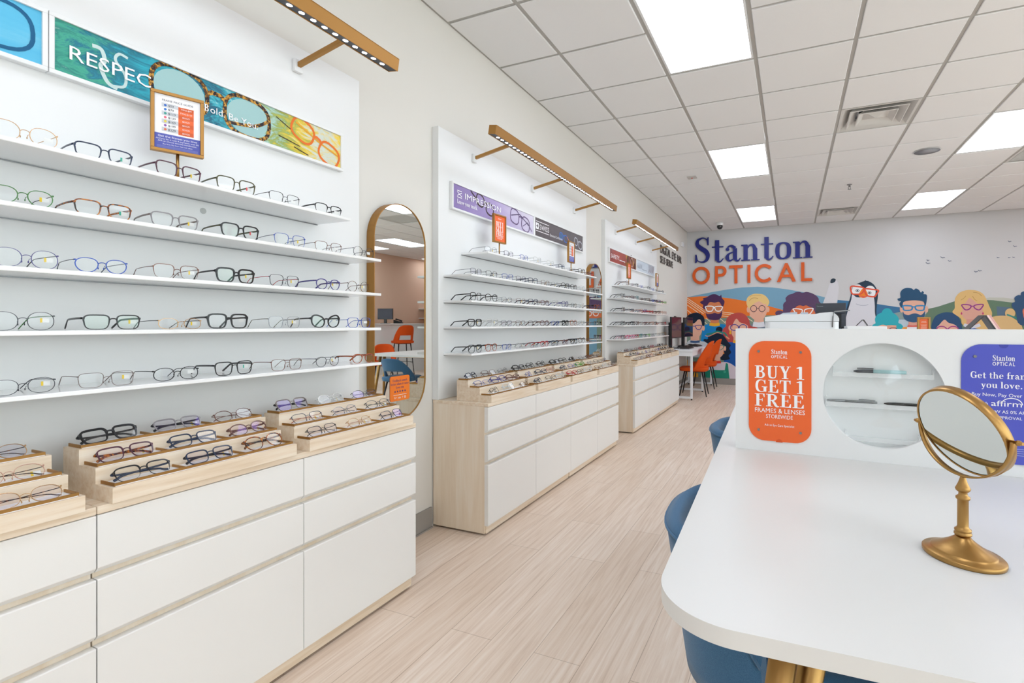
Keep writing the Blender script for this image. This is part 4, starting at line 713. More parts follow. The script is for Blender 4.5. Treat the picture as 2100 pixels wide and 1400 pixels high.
def art_price(m, O, W, Hh):
    R_ = lambda u0, v0, u1, v1, mat, l: m.flat([(u0, v0), (u1, v0), (u1, v1), (u0, v1)], O, LU, LV, NX, l, mat)
    R_(0, 0, W, .047, ink('5B62B4'), .0004)
    put_text(m, 'FRAME PRICE GUIDE', .0088, W/2, .148, O, LU, LV, NX, .0008, ink('6A6C78'))
    cols = ['3D6FC4', '3F7BD0', '3D9A8E', 'E0607A', 'E8D24A', '8E58B0', 'E07050']; pr_ = ['$59', '$79', '$119', '$139', '$169', '$199', '$229']; of = ['TWO-$99', 'TWO-$119', 'BOGO', 'BOGO', 'BOGO', 'BOGO', 'BOGO']
    for i in range(7):
        v = .13 - i*.0125
        if i % 2 == 0: R_(.018, v, .06, v+.0125, ink('CDD0D6'), .0004)
        R_(.06, v-.003, .1, v+.0095, ink('EC7040' if i % 2 else 'D9643A'), .0005)
        m.flat(circ(.0036, 10, .027, v+.006), O, LU, LV, NX, .0008, ink(cols[i]))
        put_text(m, pr_[i], .0095, .034, v+.003, O, LU, LV, NX, .0008, ink('44464E'), 'LEFT')
        put_text(m, of[i], .0066, .08, v+.001, O, LU, LV, NX, .001, WHITE)
    put_text(m, 'Get the frames you love', .0088, W/2, .036, O, LU, LV, NX, .0008, WHITE, width=.1)
    put_text(m, 'And pay for it with 4 payments with 0%', .0058, W/2, .0285, O, LU, LV, NX, .0008, WHITE, width=.11)
    put_text(m, 'APR or choose monthly installments.', .0058, W/2, .0215, O, LU, LV, NX, .0008, WHITE, width=.1)
    put_text(m, 'Buy Now, Pay Over Time with affirm', .005, W/2, .0135, O, LU, LV, NX, .0008, WHITE, width=.075)
    for v in (.009, .006, .003): m.ribbon([(.006, v), (W-.006, v)], .0009, O, LU, LV, NX, .0008, ink('9498D0'))
def art_buy(m, O, W, Hh):
    m.flat([(0, 0), (W, 0), (W, Hh), (0, Hh)], O, LU, LV, NX, .0004, ORP)
    put_glyphs(m, 'BUY 1', SERIF, .03, W/2, Hh*.6, O, LU, LV, NX, .0008, WHITE, width=W*.66)
    put_glyphs(m, 'GET 1', SERIF, .03, W/2, Hh*.41, O, LU, LV, NX, .0008, WHITE, width=W*.66)
    put_glyphs(m, 'FREE', SERIF, .03, W/2, Hh*.22, O, LU, LV, NX, .0008, WHITE, width=W*.66)
    put_text(m, 'FRAMES & LENSES', .012, W/2, Hh*.15, O, LU, LV, NX, .0008, WHITE, width=W*.66); put_text(m, 'STOREWIDE', .01, W/2, Hh*.09, O, LU, LV, NX, .0008, WHITE)
    put_text(m, 'Stanton', .012, W/2, Hh*.87, O, LU, LV, NX, .0008, WHITE)
ZS = SHZ[0] + SHT/2
sign_frame((.165, .995, ZS), 'brass-framed price guide standing on the nearest top shelf', art_price, rz=-.38)
sign_frame((.165, 2.96, ZS), 'brass-framed orange offer card on the middle top shelf', art_buy, rz=-.1)
sign_frame((.165, 4.18, ZS), 'brass-framed price guide at the far end of the middle top shelf', art_price)
sign_frame((.165, 5.94, ZS), 'brass-framed orange offer card on the farthest top shelf', art_buy)
sign_frame((.165, 7.35, ZS), 'brass-framed price guide on the farthest top shelf', art_price)

# tall round-ended mirrors
def capsule(w, h, n=24): return [(w/2*cos(a), h/2-w/2+w/2*sin(a)) for a in [PI*k/n for k in range(n+1)]] + [(w/2*cos(a), -h/2+w/2+w/2*sin(a)) for a in [PI+PI*k/n for k in range(n+1)]]
for y, lab in ((2.152, 'tall round-ended mirror with brass rim beside the nearest display'), (5.118, 'tall round-ended brass-rimmed mirror between middle and farthest displays')):
    w, h, z = .394, 1.135, 1.256
    t = thing('wall_mirror', lab, 'mirror', (.001, y, z), 0, 'tall wall mirrors')
    o_, i_ = capsule(w, h), capsule(w-.008, h-.008); n = len(o_)
    vs = []
    for pts, x in ((o_, .001), (o_, .05), (i_, .05), (i_, .03)): vs += [(x, y+p[0], z+p[1]) for p in pts]
    MB().add(vs, [(k*n+i, k*n+(i+1) % n, (k+1)*n+(i+1) % n, (k+1)*n+i) for k in range(3) for i in range(n)], BRASSD).obj('rim', t)
    MB().prism([(p[0], p[1]) for p in capsule(w-.0085, h-.0085)], (0, y, z), LU, LV, NX, .002, .046, MIRROR).obj('mirror_glass', t)
t = thing('feedback_card', 'orange feedback card stuck low on the nearest tall mirror', 'sticker', (.047, 2.142, .853))
MB().prism(rrect(.148, .13, .012), (0, 2.142, .853), LU, LV, NX, .0465, .0482, pm('card_orange', 'EE7A1E', .45)).obj('card', t)
m = MB(); O_ = (.0482, 2.142, .853); nv = ink('2A2F6E')
for body, v in (('Feedback sounds', .036), ('better when it comes', .018), ('from you.', 0)): put_glyphs(m, body, SERIF, .0125, 0, v, O_, LU, LV, NX, .0004, nv) if all(c in SERIF for c in body) else put_text(m, body, .017, 0, v, O_, LU, LV, NX, .0004, nv)
for i in range(5):
    st = [(.0075*(1 if k % 2 == 0 else .42)*sin(PI*k/5) + (i-2)*.019, .0075*(1 if k % 2 == 0 else .42)*cos(PI*k/5) - .016) for k in range(10)]
    m.flat(st, O_, LU, LV, NX, .0004, nv)
m.ribbon([(-.05, -.034), (.05, -.034)], .002, O_, LU, LV, NX, .0004, WHITE)
put_text(m, 'G+', .015, -.035, -.053, O_, LU, LV, NX, .0004, WHITE); put_text(m, 'yelp', .014, -.006, -.053, O_, LU, LV, NX, .0004, WHITE); put_text(m, 'f', .016, .02, -.053, O_, LU, LV, NX, .0004, WHITE)
m.ribbon(rrect(.011, .011, .003, 3, .038, -.049), .0015, O_, LU, LV, NX, .0004, WHITE, True); m.ribbon(circ(.0025, 10, .038, -.049), .0012, O_, LU, LV, NX, .0004, WHITE, True)
m.obj('printing', t, fix=False)

# stepped risers on the worktops
RZ = [.045, .085, .125]
RIS = {'near': [(.105, .66, .016), (.716, 1.238, .012), (1.29, 1.83, .012)], 'middle': [(2.505, 3.058, 0), (3.096, 3.65, 0), (3.69, 4.238, 0), (4.302, 4.852, 0)], 'far': [(5.53, 6.055, 0), (6.102, 6.634, 0), (6.717, 7.256, 0), (7.303, 7.825, 0)]}
ORD_ = ['first', 'second', 'third', 'fourth', 'fifth', 'sixth', 'seventh', 'eighth', 'ninth', 'tenth', 'eleventh', 'twelfth', 'thirteenth', 'fourteenth']
RX0, RD = .15, .0785
def riser(u, i, y0, y1, dx):
    L = y1 - y0
    nm = {'near': ['leftmost', 'second', 'third'], 'middle': ['first', 'second', 'third', 'last'], 'far': ['first', 'second', 'third', 'last']}[u][i]
    t = thing('stepped_riser', 'stepped maple riser, %s on the %s display counter' % (nm, WHICH[u]), 'display riser', (RX0+dx, y0, ZT+.0003), 0, 'stepped maple risers')
    D = 3*RD
    pr_ = [(0, 0), (D, 0), (D, RZ[0]-.006), (2*RD, RZ[0]-.006), (2*RD, RZ[1]-.006), (RD, RZ[1]-.006), (RD, RZ[2]-.006), (0, RZ[2]-.006)]
    MB().prism(pr_, (0, 0, 0), (1, 0, 0), (0, 0, 1), (0, 1, 0), 0, L, MAPLE).obj('body', t, world=False, bevel=.0008, seg=1)
    for k in range(3):
        x0, x1 = (2-k)*RD, (3-k)*RD; z = RZ[k]-.006
        MB().box(x0+.004, x1-.008, .01, L-.01, z+.0002, z+.0015, WHITE if u == 'near' else DRAWER).obj('liner', t, world=False)
        w = MB().box(x1-.012, x1-.009, .008, L-.008, z+.0003, z+.0085, BRASSD)
        for yy in ((.008, L-.011) if u != 'near' else (.008, L/3, 2*L/3, L-.011)): w.box(x0+.006, x1-.0125, yy, yy+.003, z+.0003, z+.0085, BRASSD)
        w.obj('brass_rail', t, world=False)
    return t
for u, rs in RIS.items():
    for i, (a, b, dx) in enumerate(rs): riser(u, i, a, b, dx)
# ---------------------------------------------------------------- eyeglasses
GM = {}
for n_, h_ in dict(black='17181C', navy='22304A', grey='8A868A', brown='6A4438', taupe='7C706C', blue='1F4FB4', green='3C7A34', purple='4A4488', plum='4E2436', olive='4C4A2C', orange='A04A22', red='B8242C', pink='E58AA4', teal='1F7E86', clear='D9DAD8', rose='C99A86', yellow='D8B020', white='DDDDDA', lime='5AA83A').items():
    GM[n_] = pm('frame_' + n_, h_, .25)
for n_, h_, r_ in (('gold', 'C9A070', .25), ('gunmetal', '4A4C52', .35), ('silver', '9A9CA2', .3), ('bronze', '7A5446', .35)): GM[n_] = pm('frame_' + n_, h_, r_, .85)
GM['tortoiseshell'] = tortoise('frame_tortoise', '2A140A', '8A4210', 'C8781E')
GM['dark tortoiseshell'] = tortoise('frame_dark_tortoise', '17100E', '3E2414', '8A5222')
TAGW = pm('tag_white', 'F2F2F0', .6); TAGY = pm('tag_yellow', 'F0CC1E', .6); TAGG = pm('tag_green', '3FB49C', .6); TAGR = pm('tag_red', 'E8505A', .6)
LPUR = glassmat('coated_lens', 'FAF9FC', .035, 'A98CF0', .5); LGRN = glassmat('green_coated_lens', 'FBFCFB', .045, 'B4E6CC', .4)
SHP = {'rectangular': (4.4, .69), 'square': (4.4, .82), 'round': (2., .95), 'oval': (2.3, .7), 'panto': (2.4, .86), 'cat-eye': (2.4, .74), 'half-rim': (4., .7), 'aviator': (2.5, .86), 'geometric': (3., .8)}
def lens_outline(shape, lw, lh, n=26):
    e = SHP[shape][0]; o = []
    for k in range(n):
        a = 2*PI*(k+.5)/n; c, s_ = cos(a), sin(a)
        y = math.copysign(abs(c)**(2/e), c)*lw/2; z = math.copysign(abs(s_)**(2/e), s_)*lh/2
        if shape in ('rectangular', 'half-rim', 'square', 'panto', 'aviator'): y *= 1 - .17*max(0, -z/(lh/2)); 
        if shape == 'panto' or shape == 'aviator': z *= 1 if z < 0 else .9
        if shape == 'aviator' and z < 0: y += .05*lw*(-z/lh)
        if shape == 'cat-eye': z += lh*.16*(y/(lw/2)) * (1 if z > 0 else .3); y *= 1 - .1*max(0, -z/(lh/2))
        if shape == 'geometric': 
            q = round(a/(PI/4))*PI/4; y, z = y*.97 + cos(q)*lw*.02, z*.97 + sin(q)*lh*.02
        o.append((y, z))
    return o
def glasses_geo(shape, thick, lw=.052, br=.018, folded=False, tall=1.):
    """local geometry: front faces +X, base at z=0. thick: rim thickness in m"""
    lh = lw*SHP[shape][1]*tall; half = shape == 'half-rim'
    t = thick; dep = max(.0018, t*.9); yc = br/2 + lw/2 + t*.3; zc = lh/2 + (t if not half else .0008)
    wrap = lambda y: -(abs(y)/.07)**2*.005
    G = dict(frame=MB(), lens=[], temple=[], W=yc+lw/2+t)
    ol = lens_outline(shape, lw, lh); n = len(ol)
    K = 'F'
    for sd in (1, -1):
        ctr = [(sd*(yc + y), zc + z) for y, z in ol]
        ext = []
        for i in range(n):
            a, b = ol[i-1], ol[(i+1) % n]; d = Vector((b[0]-a[0], b[1]-a[1])).normalized(); nx = Vector((d.y, -d.x))
            tt = t*(1.25 if ol[i][1] > 0 else .85) if t > .002 else t
            if half and ol[i][1] < lh*.02: tt = .0005
            ext.append((sd*(yc + ol[i][0] + nx.x*tt), zc + ol[i][1] + nx.y*tt))
        vs = []
        for pts, dx in ((ctr, dep/2), (ext, dep/2), (ext, -dep/2), (ctr, -dep/2)): vs += [(wrap(p[0]) + dx, p[0], p[1]) for p in pts]
        G['frame'].add(vs, [(q*n+i, q*n+(i+1) % n, ((q+1) % 4)*n+(i+1) % n, ((q+1) % 4)*n+i) for q in range(4) for i in range(n)], K, False)
        lm = MB(); cc = (wrap(sd*yc), sd*yc, zc)
        lm.add([(wrap(p[0]), p[0], p[1]) for p in ctr], [list(range(n))], 'L', True); G['lens'].append(lm)
        yh = sd*(yc + lw/2 + t*.6); zh = zc + lh*.3; xh = wrap(yh)
        G['frame'].box(xh-.004-t, xh+dep/2, min(yh-t*.4, yh+.001+t*.6), max(yh-t*.4, yh+.001+t*.6), zh-max(t, .0016), zh+max(t, .0016), K)
        if t < .002:
            G['frame'].tube(catmull([(wrap(sd*br/2)-.001, sd*br*.5, zc), (-.006, sd*br*.42, zc-.001), (-.007, sd*br*.36, zc-.006)], 3), .0006, K, 4)
            G['frame'].lathe([(.0001, -.003), (.002, -.002), (.002, .002), (.0001, .003)], K, 6, (-.007, sd*br*.34, zc-.008), .5, 1, False)
        tm = MB(); th = .0011 if t < .002 else .0028
        yo = yh + sd*(t*.4)
        if not folded:
            zt = max(zh-.003, .012)
            path = [(xh-.003-t, yo, zh), (xh-.04, yo+sd*.0005, zh-.0005), (xh-.09, yo-sd*.003, zt), (xh-.105, yo-sd*.005, zt*.9), (xh-.122, yo-sd*.008, zt*.5), (xh-.138, yo-sd*.011, th+.0006)]
            wd = [th, th, th*.95, th*1.1, th*1.25, th*1.1]
        else:
            q = 0 if sd > 0 else .004
            path = [(xh-.003-t, yo, zh), (xh-.007-t-q, yo-sd*.004, zh-.001), (xh-.012-q, 0, zh-.004), (xh-.013-q, -sd*.04, zh-.007), (xh-.012-q, -sd*.056, zh-.014), (xh-.01-q, -sd*.064, max(zh-.02, .013))]
            wd = [th, th, th, th*1.1, th*1.25, th*1.1]
        pp = catmull(path, 3)
        ww = [wd[min(i//3, 5)] for i in range(len(pp))]
        tm.tube(pp, ww, 'T', 6, sx=.45 if t > .002 else .8); G['temple'].append(tm)
    zb = zc + lh*(.2 if t > .002 else .12); yi = br/2 + t*.3
    bp = catmull([(0, -yi, zb-.001), (.001, -yi*.4, zb+.0025), (.001, yi*.4, zb+.0025), (0, yi, zb-.001)], 3)
    G['frame'].tube(bp, max(t*.6, .0008), K, 6)
    if shape == 'aviator': G['frame'].tube([(0, -yi-.012, zc+lh*.47), (0, yi+.012, zc+lh*.47)], .0008, K, 5)
    G['top'] = zc + lh/2 + t
    return G
def price_tag(G, col):
    W = G['W']; z = G['top']*.62; m = MB()
    m.box(-.022, -.0215, W-.016, W-.002, z-.009, z+.002, TAGW).box(-.0217, -.0212, W-.02, W-.0155, z-.009, z+.002, col)
    return m
def swap(mb, mp):
    o = MB(); o.v = mb.v; o.f = mb.f; o.m = mb.m; o.sm = mb.sm; o.mats = [mp.get(x, x) for x in mb.mats]
    return o
THIN, MID, FAT = .0011, .0026, .0042
def build_glasses(t, shape, thick, fm, tm, lens, folded=False, tilt=0., tagc=None, lw=.052, br=.018, tall=1.):
    G = glasses_geo(shape, thick, lw, br, folded, tall); mp = {'F': fm, 'T': tm, 'L': lens}
    M = Matrix.Rotation(tilt, 4, 'Y') if tilt else Matrix.Identity(4)
    M = Matrix.Translation((0, 0, .0006 if not tilt else .0022)) @ M
    swap(G['frame'], mp).xf(M).obj('front_frame', t, world=False)
    for l in G['lens']: swap(l, mp).xf(M).obj('lens', t, world=False)
    for l in G['temple']: swap(l, mp).xf(M).obj('temple', t, world=False)
    if tagc: price_tag(G, tagc).xf(M).obj('price_tag', t, world=False)
def glabel(col, shape, pos): return ('%s %s glasses, %s' % (col, shape if shape != 'half-rim' else 'half-rimmed', pos)).replace('  ', ' ')
# shelves of the nearest display: (y, shape, rim, frame colour, temple colour, tag)
N1 = [
 [(.622, 'oval', THIN, 'gold', 'gold', 'W', 1.2), (.784, 'rectangular', MID, 'navy', 'navy', 'G', 1.), (.974, 'square', MID, 'plum', 'plum', 'Y', .95), (1.154, 'square', MID, 'olive', 'olive', 'R', 1.), (1.337, 'half-rim', THIN*1.3, 'black', 'black', 'W', 1.05), (1.537, 'half-rim', MID, 'black', 'black', 'W', 1.)],
 [(.618, 'panto', THIN*1.6, 'green', 'gunmetal', 'Y', 1.), (.783, 'rectangular', MID, 'tortoiseshell', 'tortoiseshell', 'G', 1.), (.963, 'square', MID, 'grey', 'taupe', 'Y', .9), (1.168, 'square', FAT*.8, 'black', 'olive', 'R', .95), (1.36, 'half-rim', THIN*1.3, 'blue', 'navy', 'Y', 1.15), (1.537, 'half-rim', THIN*1.3, 'bronze', 'taupe', 'W', 1.05), (1.726, 'round', THIN, 'gunmetal', 'gunmetal', 'W', 1.)],
 [(.625, 'oval', THIN, 'purple', 'gunmetal', 'Y', 1.2), (.778, 'panto', THIN*1.8, 'blue', 'navy', None, .95), (.967, 'half-rim', THIN*1.5, 'bronze', 'brown', 'Y', 1.1), (1.152, 'square', FAT, 'black', 'black', 'Y', .95), (1.337, 'rectangular', THIN*1.2, 'gunmetal', 'red', 'Y', 1.1), (1.535, 'panto', MID, 'purple', 'purple', 'Y', 1.), (1.695, 'round', THIN, 'dark tortoiseshell', 'bronze', 'Y', 1.)],
 [(.618, 'oval', THIN, 'gunmetal', 'green', 'Y', 1.2), (.803, 'rectangular', MID, 'black', 'black', 'Y', 1.), (.978, 'oval', THIN, 'gold', 'black', 'Y', .85), (1.126, 'rectangular', FAT, 'black', 'black', 'W', 1.15), (1.337, 'rectangular', THIN, 'silver', 'olive', 'Y', 1.15), (1.523, 'cat-eye', FAT, 'black', 'black', 'W', 1.1), (1.701, 'rectangular', THIN*1.6, 'blue', 'blue', 'W', 1.1)],
 [(.619, 'oval', THIN, 'gunmetal', 'gunmetal', 'Y', 1.), (.79, 'rectangular', THIN*1.2, 'taupe', 'taupe', 'Y', 1.05), (.967, 'oval', THIN*1.7, 'black', 'black', 'W', 1.), (1.146, 'square', MID, 'black', 'black', 'G', .95), (1.346, 'rectangular', THIN*1.1, 'bronze', 'bronze', None, 1.1), (1.532, 'panto', THIN*1.2, 'gunmetal', 'black', 'Y', 1.), (1.723, 'panto', MID, 'orange', 'orange', None, .95)]]
SN = ['top', 'second', 'middle', 'fourth', 'lowest']
TG = {'W': TAGW, 'Y': TAGY, 'G': TAGG, 'R': TAGR, None: None}
for si, row in enumerate(N1):
    z = SHZ[si] + SHT/2
    for gi, (y, sh, th, fc, tc_, tg_, tall) in enumerate(row):
        t = thing('eyeglasses', glabel(fc, sh, '%s pair from the left, %s shelf, nearest display' % (ORD_[gi], SN[si])), 'glasses', (.213, y, z + .0002), rnd.uniform(-.06, .06), 'glasses on the nearest shelves')
        build_glasses(t, sh, th, GM[fc], GM[tc_], LGRN if (si, gi) in ((1, 3), (2, 3), (3, 1), (3, 5)) else LENS, tagc=TG[tg_], lw=.052 if sh not in ('round', 'panto') else .046, br=.018 if sh != 'round' else .02, tall=tall)
# risers of the nearest display, one pair in each slot (front step first); folded and leaning back
N2 = {0: [[(2, 'oval', THIN, 'gold', 'dark tortoiseshell')], [(2, 'oval', THIN, 'rose', 'dark tortoiseshell')], [(2, 'oval', THIN, 'gold', 'dark tortoiseshell')]],
      1: [[(0, 'half-rim', MID, 'black', 'navy'), (1, 'rectangular', MID, 'navy', 'black'), (2, 'panto', MID, 'tortoiseshell', 'dark tortoiseshell')], [(0, 'rectangular', MID, 'plum', 'tortoiseshell'), (1, 'rectangular', MID, 'navy', 'navy'), (2, 'oval', MID, 'brown', 'brown')], [(0, 'rectangular', FAT, 'black', 'black'), (1, 'rectangular', MID, 'grey', 'black'), (2, 'oval', THIN*1.5, 'brown', 'brown')]],
      2: [[(0, 'half-rim', THIN*1.5, 'black', 'black'), (1, 'oval', THIN, 'gold', 'rose'), (2, 'rectangular', THIN*1.5, 'navy', 'black')], [(0, 'half-rim', THIN*1.3, 'navy', 'orange'), (1, 'oval', THIN, 'silver', 'black'), (2, 'oval', THIN*1.5, 'gunmetal', 'black')], [(0, 'square', MID, 'taupe', 'black'), (1, 'oval', MID, 'clear', 'clear'), (2, 'oval', THIN, 'gunmetal', 'grey')]]}
STEP = ['front', 'middle', 'top']; SLOT = ['left', 'centre', 'right']
for ri, steps in N2.items():
    y0, y1, dx = RIS['near'][ri]; L = y1 - y0
    for k, row in enumerate(steps):
        for (q, sh, th, fc, tc_) in row:
            y = y0 + L*(q+.5)/3; x = RX0 + dx + (3-k)*RD - .026
            t = thing('eyeglasses', glabel('folded ' + fc, sh, '%s slot of the %s step, %s nearest riser' % (SLOT[q], STEP[k], ['leftmost', 'second', 'third'][ri])), 'glasses', (x, y, ZT + RZ[k] - .0042), rnd.uniform(-.1, .1), 'folded glasses on the nearest risers')
            build_glasses(t, sh, th, GM[fc], GM[tc_], LPUR if (ri + k + q) % 2 == 0 else LENS, True, -.62, TAGY if (q+k) % 2 else None)
# middle and farthest displays: a set of sample pairs, copied
PAL = [('black', 'square', MID), ('gunmetal', 'half-rim', THIN*1.4), ('navy', 'rectangular', MID), ('black', 'panto', MID), ('clear', 'square', MID), ('brown', 'oval', MID), ('silver', 'oval', THIN), ('dark tortoiseshell', 'panto', MID), ('black', 'rectangular', FAT), ('blue', 'half-rim', THIN*1.5), ('bronze', 'rectangular', THIN*1.3), ('purple', 'square', MID), ('black', 'half-rim', THIN*1.5), ('gold', 'round', THIN), ('rose', 'panto', MID), ('orange', 'panto', MID), ('red', 'rectangular', MID), ('pink', 'oval', FAT), ('teal', 'square', MID), ('lime', 'rectangular', MID)]
PROTO = {}
def proto(i, folded, merged):
    key = (i, folded, merged)
    c, sh, th = PAL[i]
    if key not in PROTO:
        G = glasses_geo(sh, th, folded=folded); tm = GM[c] if i % 3 else GM['black']
        mp = {'F': GM[c], 'T': tm, 'L': LPUR if i % 4 == 1 else LENS}
        M = Matrix.Translation((0, 0, .002)) @ Matrix.Rotation(-.62, 4, 'Y') if folded else Matrix.Translation((0, 0, .0006))
        if merged:
            a = MB(); a.join(G['frame']); [a.join(l) for l in G['lens'] + G['temple']]
            PROTO[key] = [('', swap(a, mp).xf(M).mesh('eyeglasses'))]
        else:
            PROTO[key] = [('front_frame', swap(G['frame'], mp).xf(M).mesh('front_frame'))] + [('lens', swap(l, mp).xf(M).mesh('lens')) for l in G['lens']] + [('temple', swap(l, mp).xf(M).mesh('temple')) for l in G['temple']]
            if i % 2 == 0: PROTO[key].append(('price_tag', price_tag(G, TAGY).xf(M).mesh('price_tag')))
    return PROTO[key]
def put_pair(i, folded, merged, loc, rz, pos, group):
    c, sh, th = PAL[i]; lab = glabel(('folded ' if folded else '') + c, sh, pos)
    P = proto(i, folded, merged)
    if merged:
        o = bpy.data.objects.new('eyeglasses', P[0][1]); COL.objects.link(o); o.location = loc; o.rotation_euler = (0, 0, rz)
        return tag(o, lab, 'glasses', group)
    t = thing('eyeglasses', lab, 'glasses', loc, rz, group)
    for n_, me in P:
        o = bpy.data.objects.new(n_, me); COL.objects.link(o); o.parent = t
SHI = {('middle', 0): [6, 1, 9, 4, 4, 2, 6, 0, 5], ('middle', 1): [1, 12, 9, 1, 2, 10, 6, 0, 3, 4, 6, 8], ('middle', 2): [0, 3, 6, 10, 2, 5, 4, 11, 12, 4, 1, 15], ('middle', 3): [8, 4, 1, 10, 12, 5, 9, 8, 15, 4, 6, 6], ('middle', 4): [0, 15, 9, 6, 12, 16, 2, 5, 8, 7, 10, 6],
       ('far', 0): [7, 6, 0, 9, 4, 3, 9, 12, 6, 2], ('far', 1): [0, 6, 5, 18, 10, 12, 7, 9, 3, 11, 5, 19], ('far', 2): [0, 4, 2, 6, 14, 11, 16, 16, 10, 3, 14, 14], ('far', 3): [0, 12, 8, 7, 4, 5, 10, 14, 7, 4, 5, 16], ('far', 4): [0, 17, 17, 16, 18, 2, 19, 6, 4, 6, 6, 13]}
for (u, si), row in SHI.items():
    y0, y1 = UN[u]; a, b = (y0+.228, y1-.24) if si == 0 else (y0+.05, y1-.065); n = len(row)
    for g_, i in enumerate(row):
        y = a + .085 + (b-a-.17)*(g_ + rnd.uniform(-.06, .06))/(n-1)
        put_pair(i, False, u == 'far', (XSH-.03, y, SHZ[si]+SHT/2+.0002), rnd.uniform(-.08, .08), '%s along the %s shelf of the %s display' % (ORD_[g_], SN[si], WHICH[u]), 'glasses on the %s shelves' % u)
RI = {'middle': [[[12, 4, 10], [9, 11, 5], [2, 10, 6]], [[2, 12, 4], [9, 2, 14], [8, 0, 3]], [[16, 12, 4], [2, 9, 19], [8, 0, 8]], [[10, 4, 1], [6, 12, 1], [6, 5, 1]]],
      'far': [[[6, 1, 4], [6, 0, 9], [4, 5, 6]], [[5, 14, 12], [6, 9, 4], [10, 16, 0]], [[8, 10, 12], [10, 9, 0], [0, 16, 6]], [[7, 12, 10], [8, 6, 0], [8, 0, 12]]]}
for u, rs in RI.items():
    for ri, steps in enumerate(rs):
        y0, y1, dx = RIS[u][ri]; L = y1 - y0
        for k, row in enumerate(steps):
            for q, i in enumerate(row):
                put_pair(i, True, u == 'far', (RX0 + (3-k)*RD - .026, y0 + L*(q+.5)/3 + rnd.uniform(-.01, .01), ZT + RZ[k] - .0042), rnd.uniform(-.25, .25), '%s on %s step, %s riser of the %s display' % (['first', 'second', 'third'][q], STEP[k], ['first', 'second', 'third', 'last'][ri], WHICH[u]), 'folded glasses on the %s risers' % u)
# ---------------------------------------------------------------- consultation table in the foreground
TZ = .76
def table(loc, rz, w, l, label):
    t = thing('consultation_table', label, 'table', loc, rz, 'white consultation tables')
    MB().prism(rrect(w, l, .13, 20), (0, 0, 0), (1, 0, 0), (0, 1, 0), (0, 0, 1), TZ-.027, TZ, TABLEM, False).obj('tabletop', t, world=False, bevel=.003)
    MB().box(-w/2+.36, w/2-.36, -l/2+.2, l/2-.2, TZ-.05, TZ-.0275, BRASSD).obj('under_frame', t, world=False)
    for sx in (-1, 1):
        for sy in (-1, 1):
            for q in (0, 1):
                m = MB()
                top = (sx*(w/2-.2-.047*q), sy*(l/2-.12-.03*q), TZ-.0275); bot = (sx*(w/2-.1-.05*q), sy*(l/2-.07-.16*q), .004)
                m.tube([top, tuple(top[i]*.5+bot[i]*.5 for i in range(3)), bot], [.021, .019, .0165], BRASS, 18)
                m.obj('leg', t, world=False)
    return t
table((2.175, 1.905, 0), .035, .96, 2.26, 'white rounded table with brass legs, mirror and pen board on it, foreground')
# board with round pen window, standing on the table
bw, bh, bd = .87, .415, .1
bt = thing('display_board', 'white upright board with round pen window and two offer plates', 'display board', (2.19, 1.87, TZ+.0003), -.055)
BO, BU, BV, BN = (0, 0, 0), (1, 0, 0), (0, 0, 1), (0, -1, 0)
def holed(m, w, h, c, r, y, mat, n=64):
    A_ = sorted(set([2*PI*k/n for k in range(n)] + [math.atan2(sz*h/2 - c[1] + h/2*0, sx*w/2 - c[0]) % (2*PI) for sx in (1, -1) for sz in (1, -1)]))
    ii, oo = [], []
    for a in A_:
        ca, sa = cos(a), sin(a); ii.append((c[0]+r*ca, y, c[1]+r*sa))
        ts = [((w/2 if ca > 0 else -w/2) - c[0])/ca if abs(ca) > 1e-9 else 1e9, ((h/2 if sa > 0 else -h/2) - c[1])/sa if abs(sa) > 1e-9 else 1e9]
        q = min(ts); oo.append((c[0]+q*ca, y, c[1]+q*sa))
    k = len(A_)
    m.add(ii + oo, [(i, (i+1) % k, k+(i+1) % k, k+i) for i in range(k)], mat)
    return ii
R_ = .164
m = MB(); hz = bh/2
i1 = holed(m, bw, bh, (0, 0), R_, 0, PANEL)
k = len(i1); back = [(p[0], .036, p[2]) for p in i1]
m.add(i1 + back, [(i, (i+1) % k, k+(i+1) % k, k+i) for i in range(k)], PANEL, True)
m.add(back, [list(range(k))], PANEL)
m.add([(-bw/2, 0, -hz), (bw/2, 0, -hz), (bw/2, bd, -hz), (-bw/2, bd, -hz), (-bw/2, 0, hz), (bw/2, 0, hz), (bw/2, bd, hz), (-bw/2, bd, hz)], [(0, 1, 2, 3), (4, 7, 6, 5), (0, 3, 7, 4), (1, 5, 6, 2), (2, 6, 7, 3)], PANEL)
m.xf(Matrix.Translation((0, 0, hz))).obj('board', bt, world=False)
MB().prism(circ(R_-.002, 56, 0, hz), BO, BU, BV, BN, -.01, -.008, ACRYL).obj('window_disc', bt, world=False)
for z, hw in ((.075, .135), (-.022, .155), (-.128, .1)):
    MB().box(-hw, hw, .0145, .0355, hz+z-.012, hz+z-.009, LEDGE).box(-hw, hw, .012, .0143, hz+z-.02, hz+z-.006, LEDGE).box(-hw, -hw+.003, .0145, .0355, hz+z-.0088, hz+z+.011, LEDGE).box(hw-.003, hw, .0145, .0355, hz+z-.0088, hz+z+.011, LEDGE).obj('pen_ledge', bt, world=False)
def plate(cxx, cz, w, h, mat, name, lab):
    p = MB().prism(rrect(w, h, .05, 8, cxx, cz), BO, BU, BV, BN, .0005, .0035, mat).obj(name, bt, world=False, bevel=.0008, seg=1)
    p['label'] = lab
    pins = MB()
    for sx in (-1, 1):
        for sz in (-1, 1): pins.lathe([(.004, 0), (.004, .003)], GREYM, 10).v
    for sx in (-1, 1):
        for sz in (-1, 1): MB().prism(circ(.0042, 12, cxx+sx*w*.335, cz+sz*h*.395), BO, BU, BV, BN, .0036, .006, GREYM).obj('pin', p, world=False)
    return p
